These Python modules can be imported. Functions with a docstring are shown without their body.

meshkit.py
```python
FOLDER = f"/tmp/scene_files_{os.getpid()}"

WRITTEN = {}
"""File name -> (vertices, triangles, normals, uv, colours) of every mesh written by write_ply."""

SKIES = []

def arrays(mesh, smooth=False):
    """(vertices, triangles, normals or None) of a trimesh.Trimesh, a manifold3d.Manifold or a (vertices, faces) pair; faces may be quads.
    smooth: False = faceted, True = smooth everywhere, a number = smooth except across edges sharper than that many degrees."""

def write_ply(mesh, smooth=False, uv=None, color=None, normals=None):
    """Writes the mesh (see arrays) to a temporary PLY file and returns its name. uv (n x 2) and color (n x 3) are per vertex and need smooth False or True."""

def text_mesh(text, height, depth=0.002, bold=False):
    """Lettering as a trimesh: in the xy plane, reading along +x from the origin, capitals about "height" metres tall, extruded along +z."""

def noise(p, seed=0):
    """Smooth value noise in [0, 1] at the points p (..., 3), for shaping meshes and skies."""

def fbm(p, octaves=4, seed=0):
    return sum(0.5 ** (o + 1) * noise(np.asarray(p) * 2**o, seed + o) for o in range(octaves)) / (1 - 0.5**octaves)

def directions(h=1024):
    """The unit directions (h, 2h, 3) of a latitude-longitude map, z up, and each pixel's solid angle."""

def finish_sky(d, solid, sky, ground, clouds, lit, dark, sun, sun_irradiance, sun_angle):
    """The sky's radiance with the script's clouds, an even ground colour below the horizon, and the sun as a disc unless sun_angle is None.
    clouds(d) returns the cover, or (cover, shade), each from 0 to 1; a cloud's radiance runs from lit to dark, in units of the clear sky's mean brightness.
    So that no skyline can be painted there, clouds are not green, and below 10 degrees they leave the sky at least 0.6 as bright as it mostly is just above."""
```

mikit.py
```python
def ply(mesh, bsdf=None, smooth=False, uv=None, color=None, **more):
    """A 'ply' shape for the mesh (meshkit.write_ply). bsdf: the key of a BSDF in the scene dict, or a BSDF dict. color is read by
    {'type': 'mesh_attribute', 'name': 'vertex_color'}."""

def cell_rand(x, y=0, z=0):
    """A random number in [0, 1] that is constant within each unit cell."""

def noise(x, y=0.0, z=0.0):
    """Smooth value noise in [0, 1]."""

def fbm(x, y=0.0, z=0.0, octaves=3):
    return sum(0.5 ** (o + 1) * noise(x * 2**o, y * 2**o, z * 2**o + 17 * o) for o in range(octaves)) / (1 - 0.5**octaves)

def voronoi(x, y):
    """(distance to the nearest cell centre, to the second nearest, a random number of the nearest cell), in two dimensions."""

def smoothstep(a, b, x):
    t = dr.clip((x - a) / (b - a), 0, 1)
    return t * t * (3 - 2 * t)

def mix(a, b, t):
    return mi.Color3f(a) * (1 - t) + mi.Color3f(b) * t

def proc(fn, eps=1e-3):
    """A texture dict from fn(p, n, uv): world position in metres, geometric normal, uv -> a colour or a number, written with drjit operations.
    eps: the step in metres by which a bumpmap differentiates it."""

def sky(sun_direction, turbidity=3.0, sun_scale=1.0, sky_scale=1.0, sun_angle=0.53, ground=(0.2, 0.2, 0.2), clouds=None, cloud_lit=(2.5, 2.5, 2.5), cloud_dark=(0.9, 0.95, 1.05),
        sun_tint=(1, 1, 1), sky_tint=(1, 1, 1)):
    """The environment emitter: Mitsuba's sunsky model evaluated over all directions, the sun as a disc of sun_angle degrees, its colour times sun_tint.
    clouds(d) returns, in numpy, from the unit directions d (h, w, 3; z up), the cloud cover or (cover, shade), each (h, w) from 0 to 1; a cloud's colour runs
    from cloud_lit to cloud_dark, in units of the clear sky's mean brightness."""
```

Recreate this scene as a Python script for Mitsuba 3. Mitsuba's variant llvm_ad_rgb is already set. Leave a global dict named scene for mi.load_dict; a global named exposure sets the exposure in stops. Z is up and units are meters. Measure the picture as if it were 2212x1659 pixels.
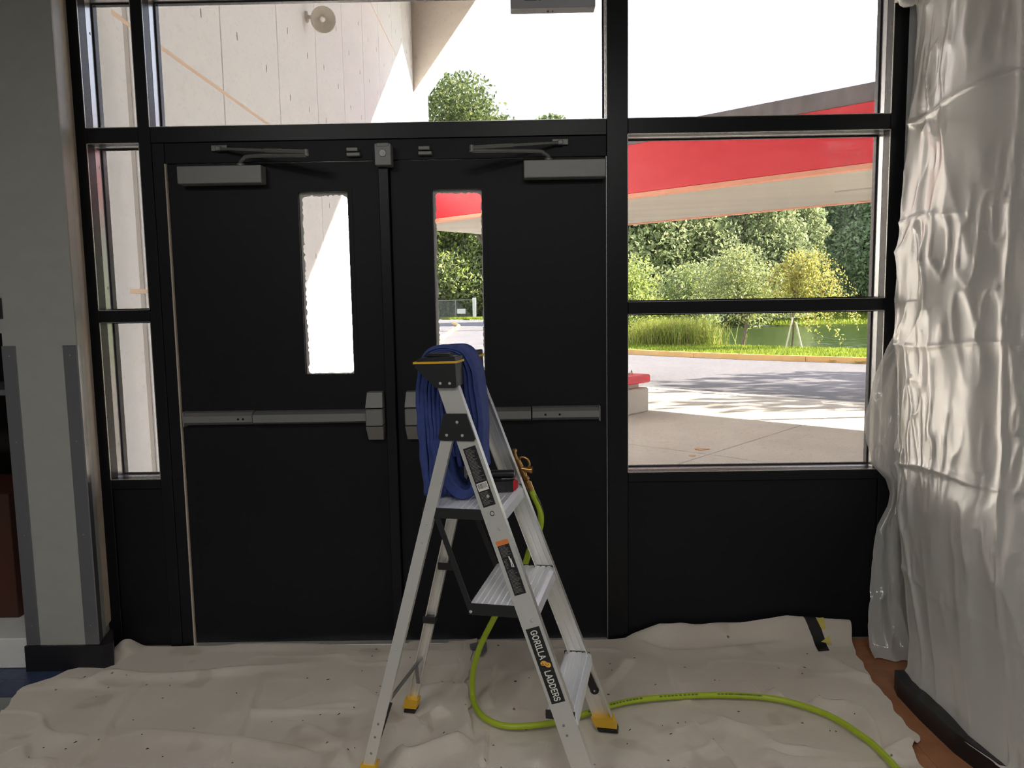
import math
import numpy as np
import trimesh
import mitsuba as mi
import drjit as dr
import mikit
import meshkit
from mikit import noise, fbm, voronoi, smoothstep, mix, cell_rand, proc
from shapely.geometry import Polygon, Point, LineString
from shapely import affinity

T = mi.ScalarTransform4f
scene = {'type': 'scene'}
labels = {}

# ------------------------------------------------------------------ camera, sky, sun, lamps, exposure
exposure = 3.35
YAW, PITCH, ROLL = np.radians([-0.51824, 6.00938, 0.93478])
CAM = np.array([0.0, -3.38, 1.545])
_f = np.array([math.sin(YAW) * math.cos(PITCH), math.cos(YAW) * math.cos(PITCH), -math.sin(PITCH)])
_r0 = np.array([math.cos(YAW), -math.sin(YAW), 0.0])
_d0 = np.cross(_f, _r0)
_down = -math.sin(ROLL) * _r0 + math.cos(ROLL) * _d0
scene['camera'] = {'type': 'perspective', 'fov': 2 * math.degrees(math.atan(1106 / 1661)), 'fov_axis': 'x', 'near_clip': 0.05, 'far_clip': 2000.0,
                   'to_world': T().look_at(origin=CAM.tolist(), target=(CAM + _f).tolist(), up=(-_down).tolist())}
SUN_AZ, SUN_EL = math.radians(4.0), math.radians(32.0)
SUN = (math.cos(SUN_AZ) * math.cos(SUN_EL), math.sin(SUN_AZ) * math.cos(SUN_EL), math.sin(SUN_EL))
def haze(d):
    return 0.80 + 0.2 * meshkit.fbm(d * 3.0, 3), 0.25 * meshkit.fbm(d * 2.0 + 5.0, 3)


scene['sky'] = mikit.sky(SUN, turbidity=4.0, sun_scale=1.45, sky_scale=1.0, ground=(0.25, 0.25, 0.2), clouds=haze, cloud_lit=(1.66, 1.78, 2.06), cloud_dark=(1.45, 1.56, 1.84), sun_tint=(0.88, 1.0, 1.22))
ROOM_LAMP = 1.75          # radiance of the ceiling light panels behind the camera

# ------------------------------------------------------------------ helpers
def P3(*a):
    return np.array(a, float)


def cat(ms):
    return trimesh.util.concatenate([m for m in ms if m is not None])


_S = np.array([[sx, sy, sz] for sx in (-1, 1) for sy in (-1, 1) for sz in (-1, 1)], float)
_CS = np.repeat(_S, 3, axis=0)
_CI = np.tile(np.eye(3), (8, 1))            # the axis that reaches the full half-size
_tpl = trimesh.convex.convex_hull(_CS * (_CI + (1 - _CI) * 0.8))
_order = [int(np.argmin(np.abs(_CS * (_CI + (1 - _CI) * 0.8) - v).sum(1))) for v in _tpl.vertices]
_TF = np.array(_tpl.faces)


def box(x0, x1, y0, y1, z0, z1, b=0.0015):
    """A box with chamfered edges."""
    x0, x1, y0, y1, z0, z1 = min(x0, x1), max(x0, x1), min(y0, y1), max(y0, y1), min(z0, z1), max(z0, z1)
    c, h = P3(x0 + x1, y0 + y1, z0 + z1) / 2, P3(x1 - x0, y1 - y0, z1 - z0) / 2
    b = min(b, 0.45 * h.min())
    if b <= 0:
        m = trimesh.creation.box(extents=2 * h)
        m.apply_translation(c)
        return m
    v = _CS * (h * _CI + (h - b) * (1 - _CI))
    return trimesh.Trimesh(v[_order] + c, _TF, process=False)


def bar(p0, p1, w, d, up=(0, 0, 1), b=0.001):
    """A chamfered bar from p0 to p1, w wide across 'up', d deep along 'up'."""
    p0, p1 = np.asarray(p0, float), np.asarray(p1, float)
    L = np.linalg.norm(p1 - p0)
    z = (p1 - p0) / L
    y = np.asarray(up, float) - z * np.dot(up, z)
    y /= np.linalg.norm(y)
    x = np.cross(y, z)
    m = box(-w / 2, w / 2, -d / 2, d / 2, 0, L, b)
    M = np.eye(4)
    M[:3, 0], M[:3, 1], M[:3, 2], M[:3, 3] = x, y, z, p0
    m.apply_transform(M)
    return m


def spline(pts, n=12):
    p = np.asarray(pts, float)
    q = np.vstack([2 * p[0] - p[1], p, 2 * p[-1] - p[-2]])
    out = []
    for i in range(len(p) - 1):
        a, b, c, d = q[i:i + 4]
        for t in np.arange(n) / n:
            out.append(0.5 * (2 * b + (c - a) * t + (2 * a - 5 * b + 4 * c - d) * t * t + (3 * b - a - 3 * c + d) * t ** 3))
    return np.array(out + [p[-1]])


def tube(pts, r, sides=10, caps=True):
    p = np.asarray(pts, float)
    r = np.broadcast_to(np.asarray(r, float), len(p))
    t = np.gradient(p, axis=0)
    t /= np.linalg.norm(t, axis=1, keepdims=True)
    u = np.cross(t[0], [0, 0, 1] if abs(t[0][2]) < 0.9 else [1, 0, 0])
    u /= np.linalg.norm(u)
    ang = np.arange(sides) * 2 * np.pi / sides
    V = []
    for i in range(len(p)):
        u = u - t[i] * np.dot(u, t[i])
        u /= np.linalg.norm(u)
        w = np.cross(t[i], u)
        V.append(p[i] + r[i] * (np.cos(ang)[:, None] * u + np.sin(ang)[:, None] * w))
    V = np.vstack(V)
    F = []
    k = np.arange(sides)
    for i in range(len(p) - 1):
        a, b = i * sides + k, i * sides + (k + 1) % sides
        F += [np.stack([a, b, b + sides], 1), np.stack([a, b + sides, a + sides], 1)]
    if caps:
        V = np.vstack([V, p[0], p[-1]])
        n = len(V)
        F += [np.stack([(k + 1) % sides, k, k * 0 + n - 2], 1), np.stack([(len(p) - 1) * sides + k, (len(p) - 1) * sides + (k + 1) % sides, k * 0 + n - 1], 1)]
    return trimesh.Trimesh(V, np.vstack(F), process=False)


def lathe(profile, origin=(0, 0, 0), axis=(0, 0, 1), sides=24):
    """profile: (radius, height) pairs, turned about the axis."""
    m = trimesh.creation.revolve(np.asarray(profile, float), sections=sides)
    ctr = P3(0, 0, m.vertices[:, 2].mean())
    if (m.area_faces * ((m.triangles_center - ctr) * m.face_normals).sum(1)).sum() < 0:
        m.invert()
    z = np.asarray(axis, float) / np.linalg.norm(axis)
    x = np.cross([0, 1, 0] if abs(z[1]) < 0.9 else [1, 0, 0], z)
    x /= np.linalg.norm(x)
    M = np.eye(4)
    M[:3, 0], M[:3, 1], M[:3, 2], M[:3, 3] = x, np.cross(z, x), z, origin
    m.apply_transform(M)
    return m


def frame_matrix(origin, ex, ey):
    ex, ey = np.asarray(ex, float), np.asarray(ey, float)
    ex = ex / np.linalg.norm(ex)
    ey = ey - ex * np.dot(ex, ey)
    ey /= np.linalg.norm(ey)
    M = np.eye(4)
    M[:3, 0], M[:3, 1], M[:3, 2], M[:3, 3] = ex, ey, np.cross(ex, ey), origin
    return M


def prism(poly, depth, origin=(0, 0, 0), ex=(1, 0, 0), ey=(0, 1, 0)):
    """A shapely polygon (or point list) in the plane of ex and ey at origin, thickened along ex x ey."""
    poly = poly if hasattr(poly, 'exterior') else Polygon(poly)
    m = trimesh.creation.extrude_polygon(poly, depth, engine='earcut')
    m.apply_transform(frame_matrix(origin, ex, ey))
    return m


def hull(pts):
    return trimesh.convex.convex_hull(np.asarray(pts, float))


def obj(key, mesh, m, smooth=False, **more):
    n, k = 0, key
    while k in scene:
        n += 1
        k = f'{key}_{n:03d}'
    scene[k] = mikit.ply(mesh, m, smooth, **more)
    return k


def tag(key, label, category=None, group=None, kind=None):
    labels[key] = {'label': label}
    if category:
        labels[key]['category'] = category
    if group:
        labels[key]['group'] = group
    if kind:
        labels[key]['kind'] = kind


def struct(key, label):
    tag(key, label, kind='structure')


def rgb(*c):
    return {'type': 'rgb', 'value': list(c if len(c) == 3 else c * 3)}


def pri(name, col, rough=0.5, metal=0.0, spec=0.5, two=False, **more):
    d = {'type': 'principled', 'base_color': rgb(*col) if isinstance(col, (tuple, list)) else col, 'roughness': rough, 'metallic': metal, 'specular': spec, **more}
    scene[name] = {'type': 'twosided', 'bsdf': d} if two else d
    return name


# ------------------------------------------------------------------ materials
pri('m_black', proc(lambda p, n, uv: mix((0.0045, 0.005, 0.0075), (0.007, 0.0075, 0.0105), fbm(p.x * 9, p.y * 9, p.z * 9))), 0.34, spec=0.35)
pri('m_black_door', proc(lambda p, n, uv: mix((0.0065, 0.007, 0.0098), (0.0095, 0.010, 0.0132), fbm(p.x * 3, p.y * 3, p.z * 3))), 0.45, spec=0.25)
pri('m_reveal', (0.50, 0.50, 0.505), 0.24, 0.85)
pri('m_bead', (0.55, 0.55, 0.52), 0.3, 0.8)
pri('m_gasket', (0.02, 0.018, 0.025), 0.7)
scene['m_glass'] = {'type': 'thindielectric', 'int_ior': 1.5}
pri('m_alu', (0.80, 0.78, 0.74), 0.34, 0.65)
pri('m_alu_bright', (0.86, 0.88, 0.93), 0.36, 0.35)
pri('m_plastic_black', (0.014, 0.014, 0.015), 0.42)
pri('m_yellow', (0.72, 0.42, 0.03), 0.45)
pri('m_hardware', (0.24, 0.235, 0.225), 0.42, 0.35)
pri('m_pushbar', (0.30, 0.30, 0.30), 0.36, 0.6)
pri('m_rivet', (0.55, 0.55, 0.54), 0.3, 0.3)
pri('m_steel', (0.45, 0.46, 0.48), 0.35, 0.9)
pri('m_guard', (0.22, 0.22, 0.24), 0.3, 0.6)
pri('m_brass', (0.62, 0.36, 0.13), 0.25, 1.0)
pri('m_red_plastic', (0.55, 0.02, 0.03), 0.4)
pri('m_white', (0.75, 0.75, 0.73), 0.5)
pri('m_sign', (0.42, 0.42, 0.44), 0.5)
pri('m_sign_letters', (0.05, 0.05, 0.06), 0.5)
pri('m_label_black', (0.016, 0.016, 0.017), 0.4)
pri('m_label_print', (0.16, 0.15, 0.14), 0.6)
pri('m_label_white', (0.75, 0.73, 0.68), 0.5)
pri('m_label_orange', (0.75, 0.22, 0.06), 0.5)
pri('m_emblem', (0.85, 0.45, 0.08), 0.5)
pri('m_paint_residue', (0.75, 0.72, 0.68), 0.8, two=True)
pri('m_hose', (0.40, 0.52, 0.03), 0.38)
pri('m_hose_print', (0.05, 0.06, 0.02), 0.5)
pri('m_tape', (0.01, 0.01, 0.011), 0.35, two=True)
pri('m_tape_yellow', (0.6, 0.5, 0.12), 0.5, two=True)
pri('m_tape_grey', (0.16, 0.17, 0.18), 0.4, two=True)
pri('m_towel', proc(lambda p, n, uv: mix((0.035, 0.055, 0.19), (0.06, 0.088, 0.27), fbm(p.x * 60, p.y * 60, p.z * 60))), 0.85, spec=0.2, sheen=0.5)
pri('m_wall_paint', proc(lambda p, n, uv: mix((0.36, 0.356, 0.334), (0.39, 0.386, 0.364), fbm(p.x * 22, p.y * 22, p.z * 22))), 0.42)
pri('m_caulk', (0.5, 0.42, 0.34), 0.7)
pri('m_base', (0.012, 0.012, 0.016), 0.4)
pri('m_recess', (0.16, 0.14, 0.12), 0.7)
pri('m_dark', (0.01, 0.01, 0.011), 0.7)
pri('m_brown', proc(lambda p, n, uv: mix((0.10, 0.022, 0.012), (0.045, 0.02, 0.01), fbm(p.x * 5, p.y * 5, p.z * 3))), 0.6)
pri('m_floor_blue', proc(lambda p, n, uv: mix((0.03, 0.045, 0.10), (0.05, 0.07, 0.14), fbm(p.x * 30, p.y * 30, 0))), 0.4)
pri('m_floor_grey', proc(lambda p, n, uv: mix((0.22, 0.23, 0.22), (0.3, 0.31, 0.3), fbm(p.x * 30, p.y * 30, 0))), 0.4)
pri('m_floor_clay', proc(lambda p, n, uv: mix((0.30, 0.12, 0.055), (0.38, 0.17, 0.085), fbm(p.x * 26, p.y * 26, 0))), 0.5)


def cloth_color(p, n, uv):
    big = fbm(p.x * 2.3, p.y * 2.3, 3.0)
    weave = noise(p.x * 420, p.y * 420, 0) * 0.5 + noise(p.x * 90, p.y * 240, 4) * 0.5
    c = mix((0.60, 0.53, 0.46), (0.70, 0.64, 0.565), smoothstep(0.3, 0.7, big) * 0.7 + weave * 0.3)
    stain = smoothstep(0.66, 0.78, fbm(p.x * 6 + 9, p.y * 6, 1.0))
    c = mix(c, (0.44, 0.375, 0.31), stain * 0.45)
    d, _, w = voronoi(p.x * 9, p.y * 9)
    speck = (1 - smoothstep(0.02, 0.05, d * (0.6 + 0.8 * noise(p.x * 60, p.y * 60, 2)))) * dr.select(w > 0.88, 1.0, 0.0)
    return mix(c, (0.07, 0.055, 0.045), speck * 0.85)


pri('m_cloth', proc(cloth_color), 0.95, spec=0.1, two=True)
scene['m_film_body'] = {'type': 'principledthin', 'base_color': rgb(0.90, 0.88, 0.84), 'roughness': 0.13, 'spec_trans': 0.06, 'diff_trans': 0.5, 'eta': 2.1}
scene['m_film'] = {'type': 'blendbsdf', 'weight': 0.23, 'first': scene.pop('m_film_body'), 'second': {'type': 'twosided', 'bsdf': {'type': 'roughconductor', 'material': 'none', 'alpha': 0.10, 'specular_reflectance': rgb(0.95)}}}
scene['m_film_clear'] = {'type': 'principledthin', 'base_color': rgb(0.86, 0.85, 0.82), 'roughness': 0.12, 'spec_trans': 0.42, 'diff_trans': 0.6, 'eta': 1.9}


def concrete(a, b, dirt, s=1.0):
    def fn(p, n, uv):
        c = mix(a, b, fbm(p.x * 1.7 * s, p.y * 1.7 * s, p.z * 1.7 * s))
        c = mix(c, dirt, 0.30 * smoothstep(0.60, 0.85, fbm(p.x * 14 * s, p.y * 14 * s, p.z * 14 * s)))
        pit = smoothstep(0.80, 0.86, noise(p.x * 45, p.y * 45, p.z * 45))
        return mix(c, dirt, 0.4 * pit)
    return proc(fn)


pri('m_concrete_wall', concrete((0.665, 0.672, 0.682), (0.69, 0.696, 0.704), (0.59, 0.585, 0.575)), 0.85, spec=0.2)
pri('m_joint_dark', (0.30, 0.27, 0.25), 0.9)
pri('m_joint_tan', (0.64, 0.50, 0.39), 0.9)
pri('m_joint_grey', (0.42, 0.40, 0.38), 0.9)
pri('m_bracket', concrete((0.52, 0.475, 0.42), (0.57, 0.525, 0.47), (0.42, 0.37, 0.32)), 0.85, spec=0.2)
pri('m_red', proc(lambda p, n, uv: mix((0.66, 0.035, 0.055), (0.72, 0.06, 0.08), fbm(p.x * 3, p.y * 3, p.z * 9))), 0.45)
pri('m_lip', (0.75, 0.36, 0.25), 0.5)
pri('m_soffit', proc(lambda p, n, uv: mix((0.40, 0.375, 0.33), (0.46, 0.435, 0.39), fbm(p.x * 1.5 + p.y * 5, p.y * 1.2, 0))), 0.7)
pri('m_coping', proc(lambda p, n, uv: mix((0.16, 0.15, 0.17), (0.24, 0.22, 0.24), fbm(p.x * 8 - p.y * 8, 0, p.z * 2))), 0.6)
pri('m_pavement', concrete((0.40, 0.38, 0.355), (0.49, 0.47, 0.44), (0.30, 0.265, 0.23)), 0.9, spec=0.2)
pri('m_asphalt', proc(lambda p, n, uv: mix((0.135, 0.132, 0.142), (0.185, 0.178, 0.186), 0.5 * fbm(p.x * 1.1, p.y * 1.1, 0) + 0.5 * noise(p.x * 18, p.y * 18, 0))), 0.9, spec=0.2)
pri('m_curb', proc(lambda p, n, uv: mix((0.66, 0.40, 0.13), (0.74, 0.50, 0.22), fbm(p.x * 4, p.y * 4, 0))), 0.8)
pri('m_curb_plain', (0.5, 0.47, 0.42), 0.8)
pri('m_grass_ground', proc(lambda p, n, uv: mix((0.10, 0.16, 0.03), (0.20, 0.26, 0.05), fbm(p.x * 2, p.y * 2, 0))), 0.9, spec=0.1)
pri('m_bark', proc(lambda p, n, uv: mix((0.10, 0.08, 0.06), (0.22, 0.19, 0.15), fbm(p.x * 7, p.y * 7, p.z * 2))), 0.9, spec=0.1)
pri('m_dry_leaf', (0.42, 0.27, 0.15), 0.9)
pri('m_stake', (0.62, 0.58, 0.5), 0.8)
scene['m_leaf'] = {'type': 'principledthin', 'base_color': {'type': 'mesh_attribute', 'name': 'vertex_color'}, 'roughness': 0.45, 'spec_trans': 0.0, 'diff_trans': 1.1, 'eta': 1.4}
scene['m_water'] = {'type': 'bumpmap', 'bump': proc(lambda p, n, uv: fbm(p.x * 0.9, p.y * 2.6, 0, 3) * 0.075, eps=0.02), 'scale': 1.0,
                    'nested': {'type': 'principled', 'base_color': rgb(0.035, 0.055, 0.015), 'roughness': 0.06, 'specular': 0.6}}
scene['m_lamp_panel'] = {'type': 'diffuse', 'reflectance': rgb(0.6)}

# ------------------------------------------------------------------ the setting: room shell
Z0 = 0.0
ROOM = dict(x0=-5.0, x1=2.35, y0=-9.0, ztop=3.15)
# floor: vinyl tiles left and far, clay coloured tiles right
def tiles(key, x0, x1, y0, y1, size, m, skip=None, z=0.0):
    nx, ny = max(1, round((x1 - x0) / size)), max(1, round((y1 - y0) / size))
    for i in range(nx):
        for j in range(ny):
            a, b, c, d = x0 + (x1 - x0) * i / nx, x0 + (x1 - x0) * (i + 1) / nx, y0 + (y1 - y0) * j / ny, y0 + (y1 - y0) * (j + 1) / ny
            mm = m(i, j) if callable(m) else m
            obj(key, box(a + 0.0006, b - 0.0006, c + 0.0006, d - 0.0006, z - 0.004, z, 0.0004), mm)


obj('floor', box(ROOM['x0'], ROOM['x1'] + 0.3, ROOM['y0'], 0.02, -0.2, -0.004, 0), 'm_floor_grey')
struct('floor', 'tiled floor of the entrance, blue tiles by the pillar and clay tiles by the plastic sheet')
tiles('floor__blue_tile', -2.9, -1.6, -0.3, 0.0, 0.3, 'm_floor_blue')
tiles('floor__blue_tile', -2.9, -1.6, -0.45, -0.3, 0.15, 'm_floor_blue')
tiles('floor__grey_tile', -2.8, -1.6, -1.05, -0.45, 0.3, 'm_floor_grey')
tiles('floor__clay_tile', 1.0, 1.72, -1.5, 0.0, 0.3, 'm_floor_clay')
obj('ceiling', box(ROOM['x0'], 2.6, ROOM['y0'], 0.0, ROOM['ztop'], ROOM['ztop'] + 0.2, 0), 'm_wall_paint')
struct('ceiling', 'plain ceiling over the entrance')
obj('wall_back', box(ROOM['x0'], 2.6, ROOM['y0'] - 0.2, ROOM['y0'], -0.2, ROOM['ztop'] + 0.2, 0), 'm_wall_paint')
struct('wall_back', 'painted wall behind the viewer')
obj('wall_right', box(ROOM['x1'], ROOM['x1'] + 0.2, ROOM['y0'], 0.0, -0.2, ROOM['ztop'] + 0.2, 0), 'm_wall_paint')
struct('wall_right', 'painted wall on the right behind the plastic sheet')
obj('wall_side', box(ROOM['x0'] - 0.2, ROOM['x0'], ROOM['y0'], 0.1, -0.2, ROOM['ztop'] + 0.2, 0), 'm_wall_paint')
struct('wall_side', 'far side wall of the room')
# ceiling light panels behind the camera, and the room's other windows far behind
PLN = ['nearest on the right', 'nearest on the left', 'farthest on the right', 'farthest on the left']
for i, (x, y) in enumerate([(0.35, -3.47), (-1.75, -3.47), (0.35, -5.4), (-1.75, -5.4)]):
    k = obj('ceiling_light', box(x - 0.62, x + 0.62, y - 0.22, y + 0.22, 3.10, 3.149, 0.004), 'm_white')
    tag(k, f'flat ceiling light panel {PLN[i]} behind the viewer', 'ceiling light', 'ceiling light panels')
    v = np.array([[x - 0.58, y - 0.19, 3.096], [x - 0.58, y + 0.19, 3.096], [x + 0.58, y + 0.19, 3.096], [x + 0.58, y - 0.19, 3.096]])
    obj(k + '__diffuser', (v, np.array([[0, 1, 2], [0, 2, 3]])), 'm_lamp_panel', emitter={'type': 'area', 'radiance': rgb(ROOM_LAMP, ROOM_LAMP * 0.98, ROOM_LAMP * 0.95)})

# pillar on the left: the wall returns to the frame in two slanted faces
XL = -2.13
pil = Polygon([(XL, -0.22), (-1.824, -0.22), (-1.824, -0.21), (-1.862, -0.09), (-1.876, -0.088), (-1.899, 0.0), (-1.899, 0.25), (XL, 0.25)])
obj('wall_left', prism(pil, ROOM['ztop'], (0, 0, 0)), 'm_wall_paint')
struct('wall_left', 'grey painted pillar left of the black entrance frame')
obj('wall_left__jamb_trim', prism([(-1.8625, -0.092), (-1.8765, -0.089), (-1.8985, -0.001), (-1.886, -0.001)], ROOM['ztop'] - 0.13, (0, 0, 0.13)), 'm_caulk')
tag('wall_left__jamb_trim', 'narrow tan trim strip between pillar and frame')
# header over the recess on the far left, and the recess
obj('wall_left__recess_header', box(-5.0, XL, -0.22, 0.25, 1.455, ROOM['ztop'], 0.002), 'm_wall_paint')
obj('wall_left__recess_shell', cat([box(-5.2, -2.31, 2.4, 2.5, -0.2, 1.6, 0), box(-5.2, -5.0, -0.2, 2.5, -0.2, 1.6, 0), box(-2.32, -2.301, 0.24, 2.5, -0.2, 1.6, 0), box(-5.2, -2.301, 0.24, 2.5, 1.456, 1.6, 0), box(-5.2, -2.301, 0.0, 2.5, -0.2, -0.004, 0)]), 'm_recess')
obj('wall_left__recess_shelf', box(-5.0, XL - 0.002, -0.16, 0.22, 1.19, 1.215, 0.002), 'm_guard')
obj('wall_left__recess_cabinet', box(-5.0, -2.325, 0.02, 0.45, 0.14, 0.72, 0.003), 'm_brown')
tag('wall_left__recess_cabinet', 'dark reddish brown low cabinet inside the recess')
obj('wall_left__recess_plinth', box(-5.0, XL - 0.002, -0.2, 0.45, 0.0, 0.135, 0.004), 'm_white')
tag('wall_left__recess_plinth', 'pale plinth at the foot of the recess')
obj('baseboard_left', prism([(-2.14, -0.232), (-1.80, -0.232), (-1.775, -0.20), (-1.845, -0.06), (-1.86, -0.06), (-1.824, -0.219), (-2.14, -0.219)], 0.113), 'm_base')
struct('baseboard_left', 'black rubber baseboard around the foot of the pillar')
# corner guards
def guard(x0, x1, side, label):
    k = obj('corner_guard', box(x0, x1, -0.2245, -0.2205, 0.116, 1.402, 0.001), 'm_guard')
    tag(k, label, 'corner guard')
    if side:
        a, b = P3(-1.8235, -0.2195, 0), P3(-1.838, -0.168, 0)
        obj(k + '__side_leaf', prism([(-1.8235, -0.2245), (-1.8195, -0.2215), (-1.8375, -0.162), (-1.8415, -0.163)], 1.286, (0, 0, 0.116)), 'm_guard')
        for z in (0.2, 0.6, 1.0, 1.36):
            obj(k + '__screw', lathe([(0, 0.002), (0.003, 0.0015), (0.004, 0)], (-1.829, -0.196, z), (0.95, 0.3, 0), 10), 'm_black')
    for z in (0.2, 0.6, 1.0, 1.36):
        obj(k + '__screw', lathe([(0, 0.002), (0.003, 0.0015), (0.004, 0)], ((x0 + x1) / 2, -0.2245, z), (0, -1, 0), 10), 'm_steel')
guard(-1.880, -1.824, True, 'grey metal corner guard on the pillar edge next to the black frame')
guard(-2.134, -2.076, False, 'grey metal corner guard on the pillar edge at the far left by the dark recess')
k = obj('wall_sign', box(-2.20, -2.117, -0.226, -0.2205, 1.515, 1.60, 0.001), 'm_label_black')
tag(k, 'small dark sign on the grey wall at the left edge above the recess', 'sign')

# ------------------------------------------------------------------ storefront: black frame, windows, doors
XO0, XS0, XS1, XT0, XD0, XD1, XM0, XM1, XW1, XO1 = -1.898, -1.841, -1.618, -1.566, -1.508, 0.387, 0.387, 0.482, 1.598, 1.662
ZT, ZH1, ZH0, ZM1, ZM0, ZS = 2.872, 2.321, 2.254, 1.542, 1.487, 0.784
ZTOP = 2.95
YG = 0.115                                  # the glass
WF = 'wall_front'
obj(WF, cat([box(-5.2, XO0, 0.251, 0.40, 1.6, 3.4, 0), box(-2.30, XO0, 0.251, 0.40, -0.2, 1.6, 0), box(XO1, 14.0, 0.0, 0.30, -0.2, 8.0, 0), box(-5.0, XO1, 0.0, 0.30, ZTOP, 8.0, 0)]), 'm_concrete_wall')
struct(WF, 'front wall of the entrance filled by a black painted metal frame')
def post(x0, x1, z0, z1, name='post'):
    obj(f'{WF}__{name}', cat([box(x0, x1, 0.0, 0.062, z0, z1, 0.002), box(x0 - 0.0, x1 + 0.0, 0.118, 0.16, z0, z1, 0.002)]), 'm_black')
post(XO0, XS0, 0, ZTOP)
post(XS1, XT0, 0, ZTOP)
obj(f'{WF}__door_jamb', box(XT0 + 0.0005, XD0 - 0.004, 0.004, 0.14, 0, ZH0 - 0.001, 0.002), 'm_black')
post(XM0 + 0.004, XM1, 0, ZTOP)
post(XW1, XO1, 0, ZTOP)
def rail(x0, x1, z0, z1, name='rail'):
    obj(f'{WF}__{name}', cat([box(x0 + 0.0004, x1 - 0.0004, 0.001, 0.062, z0, z1, 0.002), box(x0, x1, 0.118, 0.16, z0, z1, 0.002)]), 'm_black')
for a, b in ((XS0, XS1), (XM1, XW1)):
    rail(a, b, ZH0, ZH1)
    rail(a, b, ZM0, ZM1)
    rail(a, b, ZS - 0.045, ZS)
    rail(a, b, ZT, ZTOP)
    obj(f'{WF}__kick_panel', box(a + 0.0005, b - 0.0005, 0.012, 0.12, 0.0, ZS - 0.0455, 0.002), 'm_black_door')
rail(XT0, XM0 + 0.004, ZH0, ZH1, 'door_head')
rail(XT0, XM0 + 0.004, ZT, ZTOP)
obj(f'{WF}__door_head_stop', box(XD0 - 0.004, XD1 + 0.004, 0.008, 0.12, 2.166, ZH0 - 0.0005, 0.002), 'm_black_door')
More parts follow.
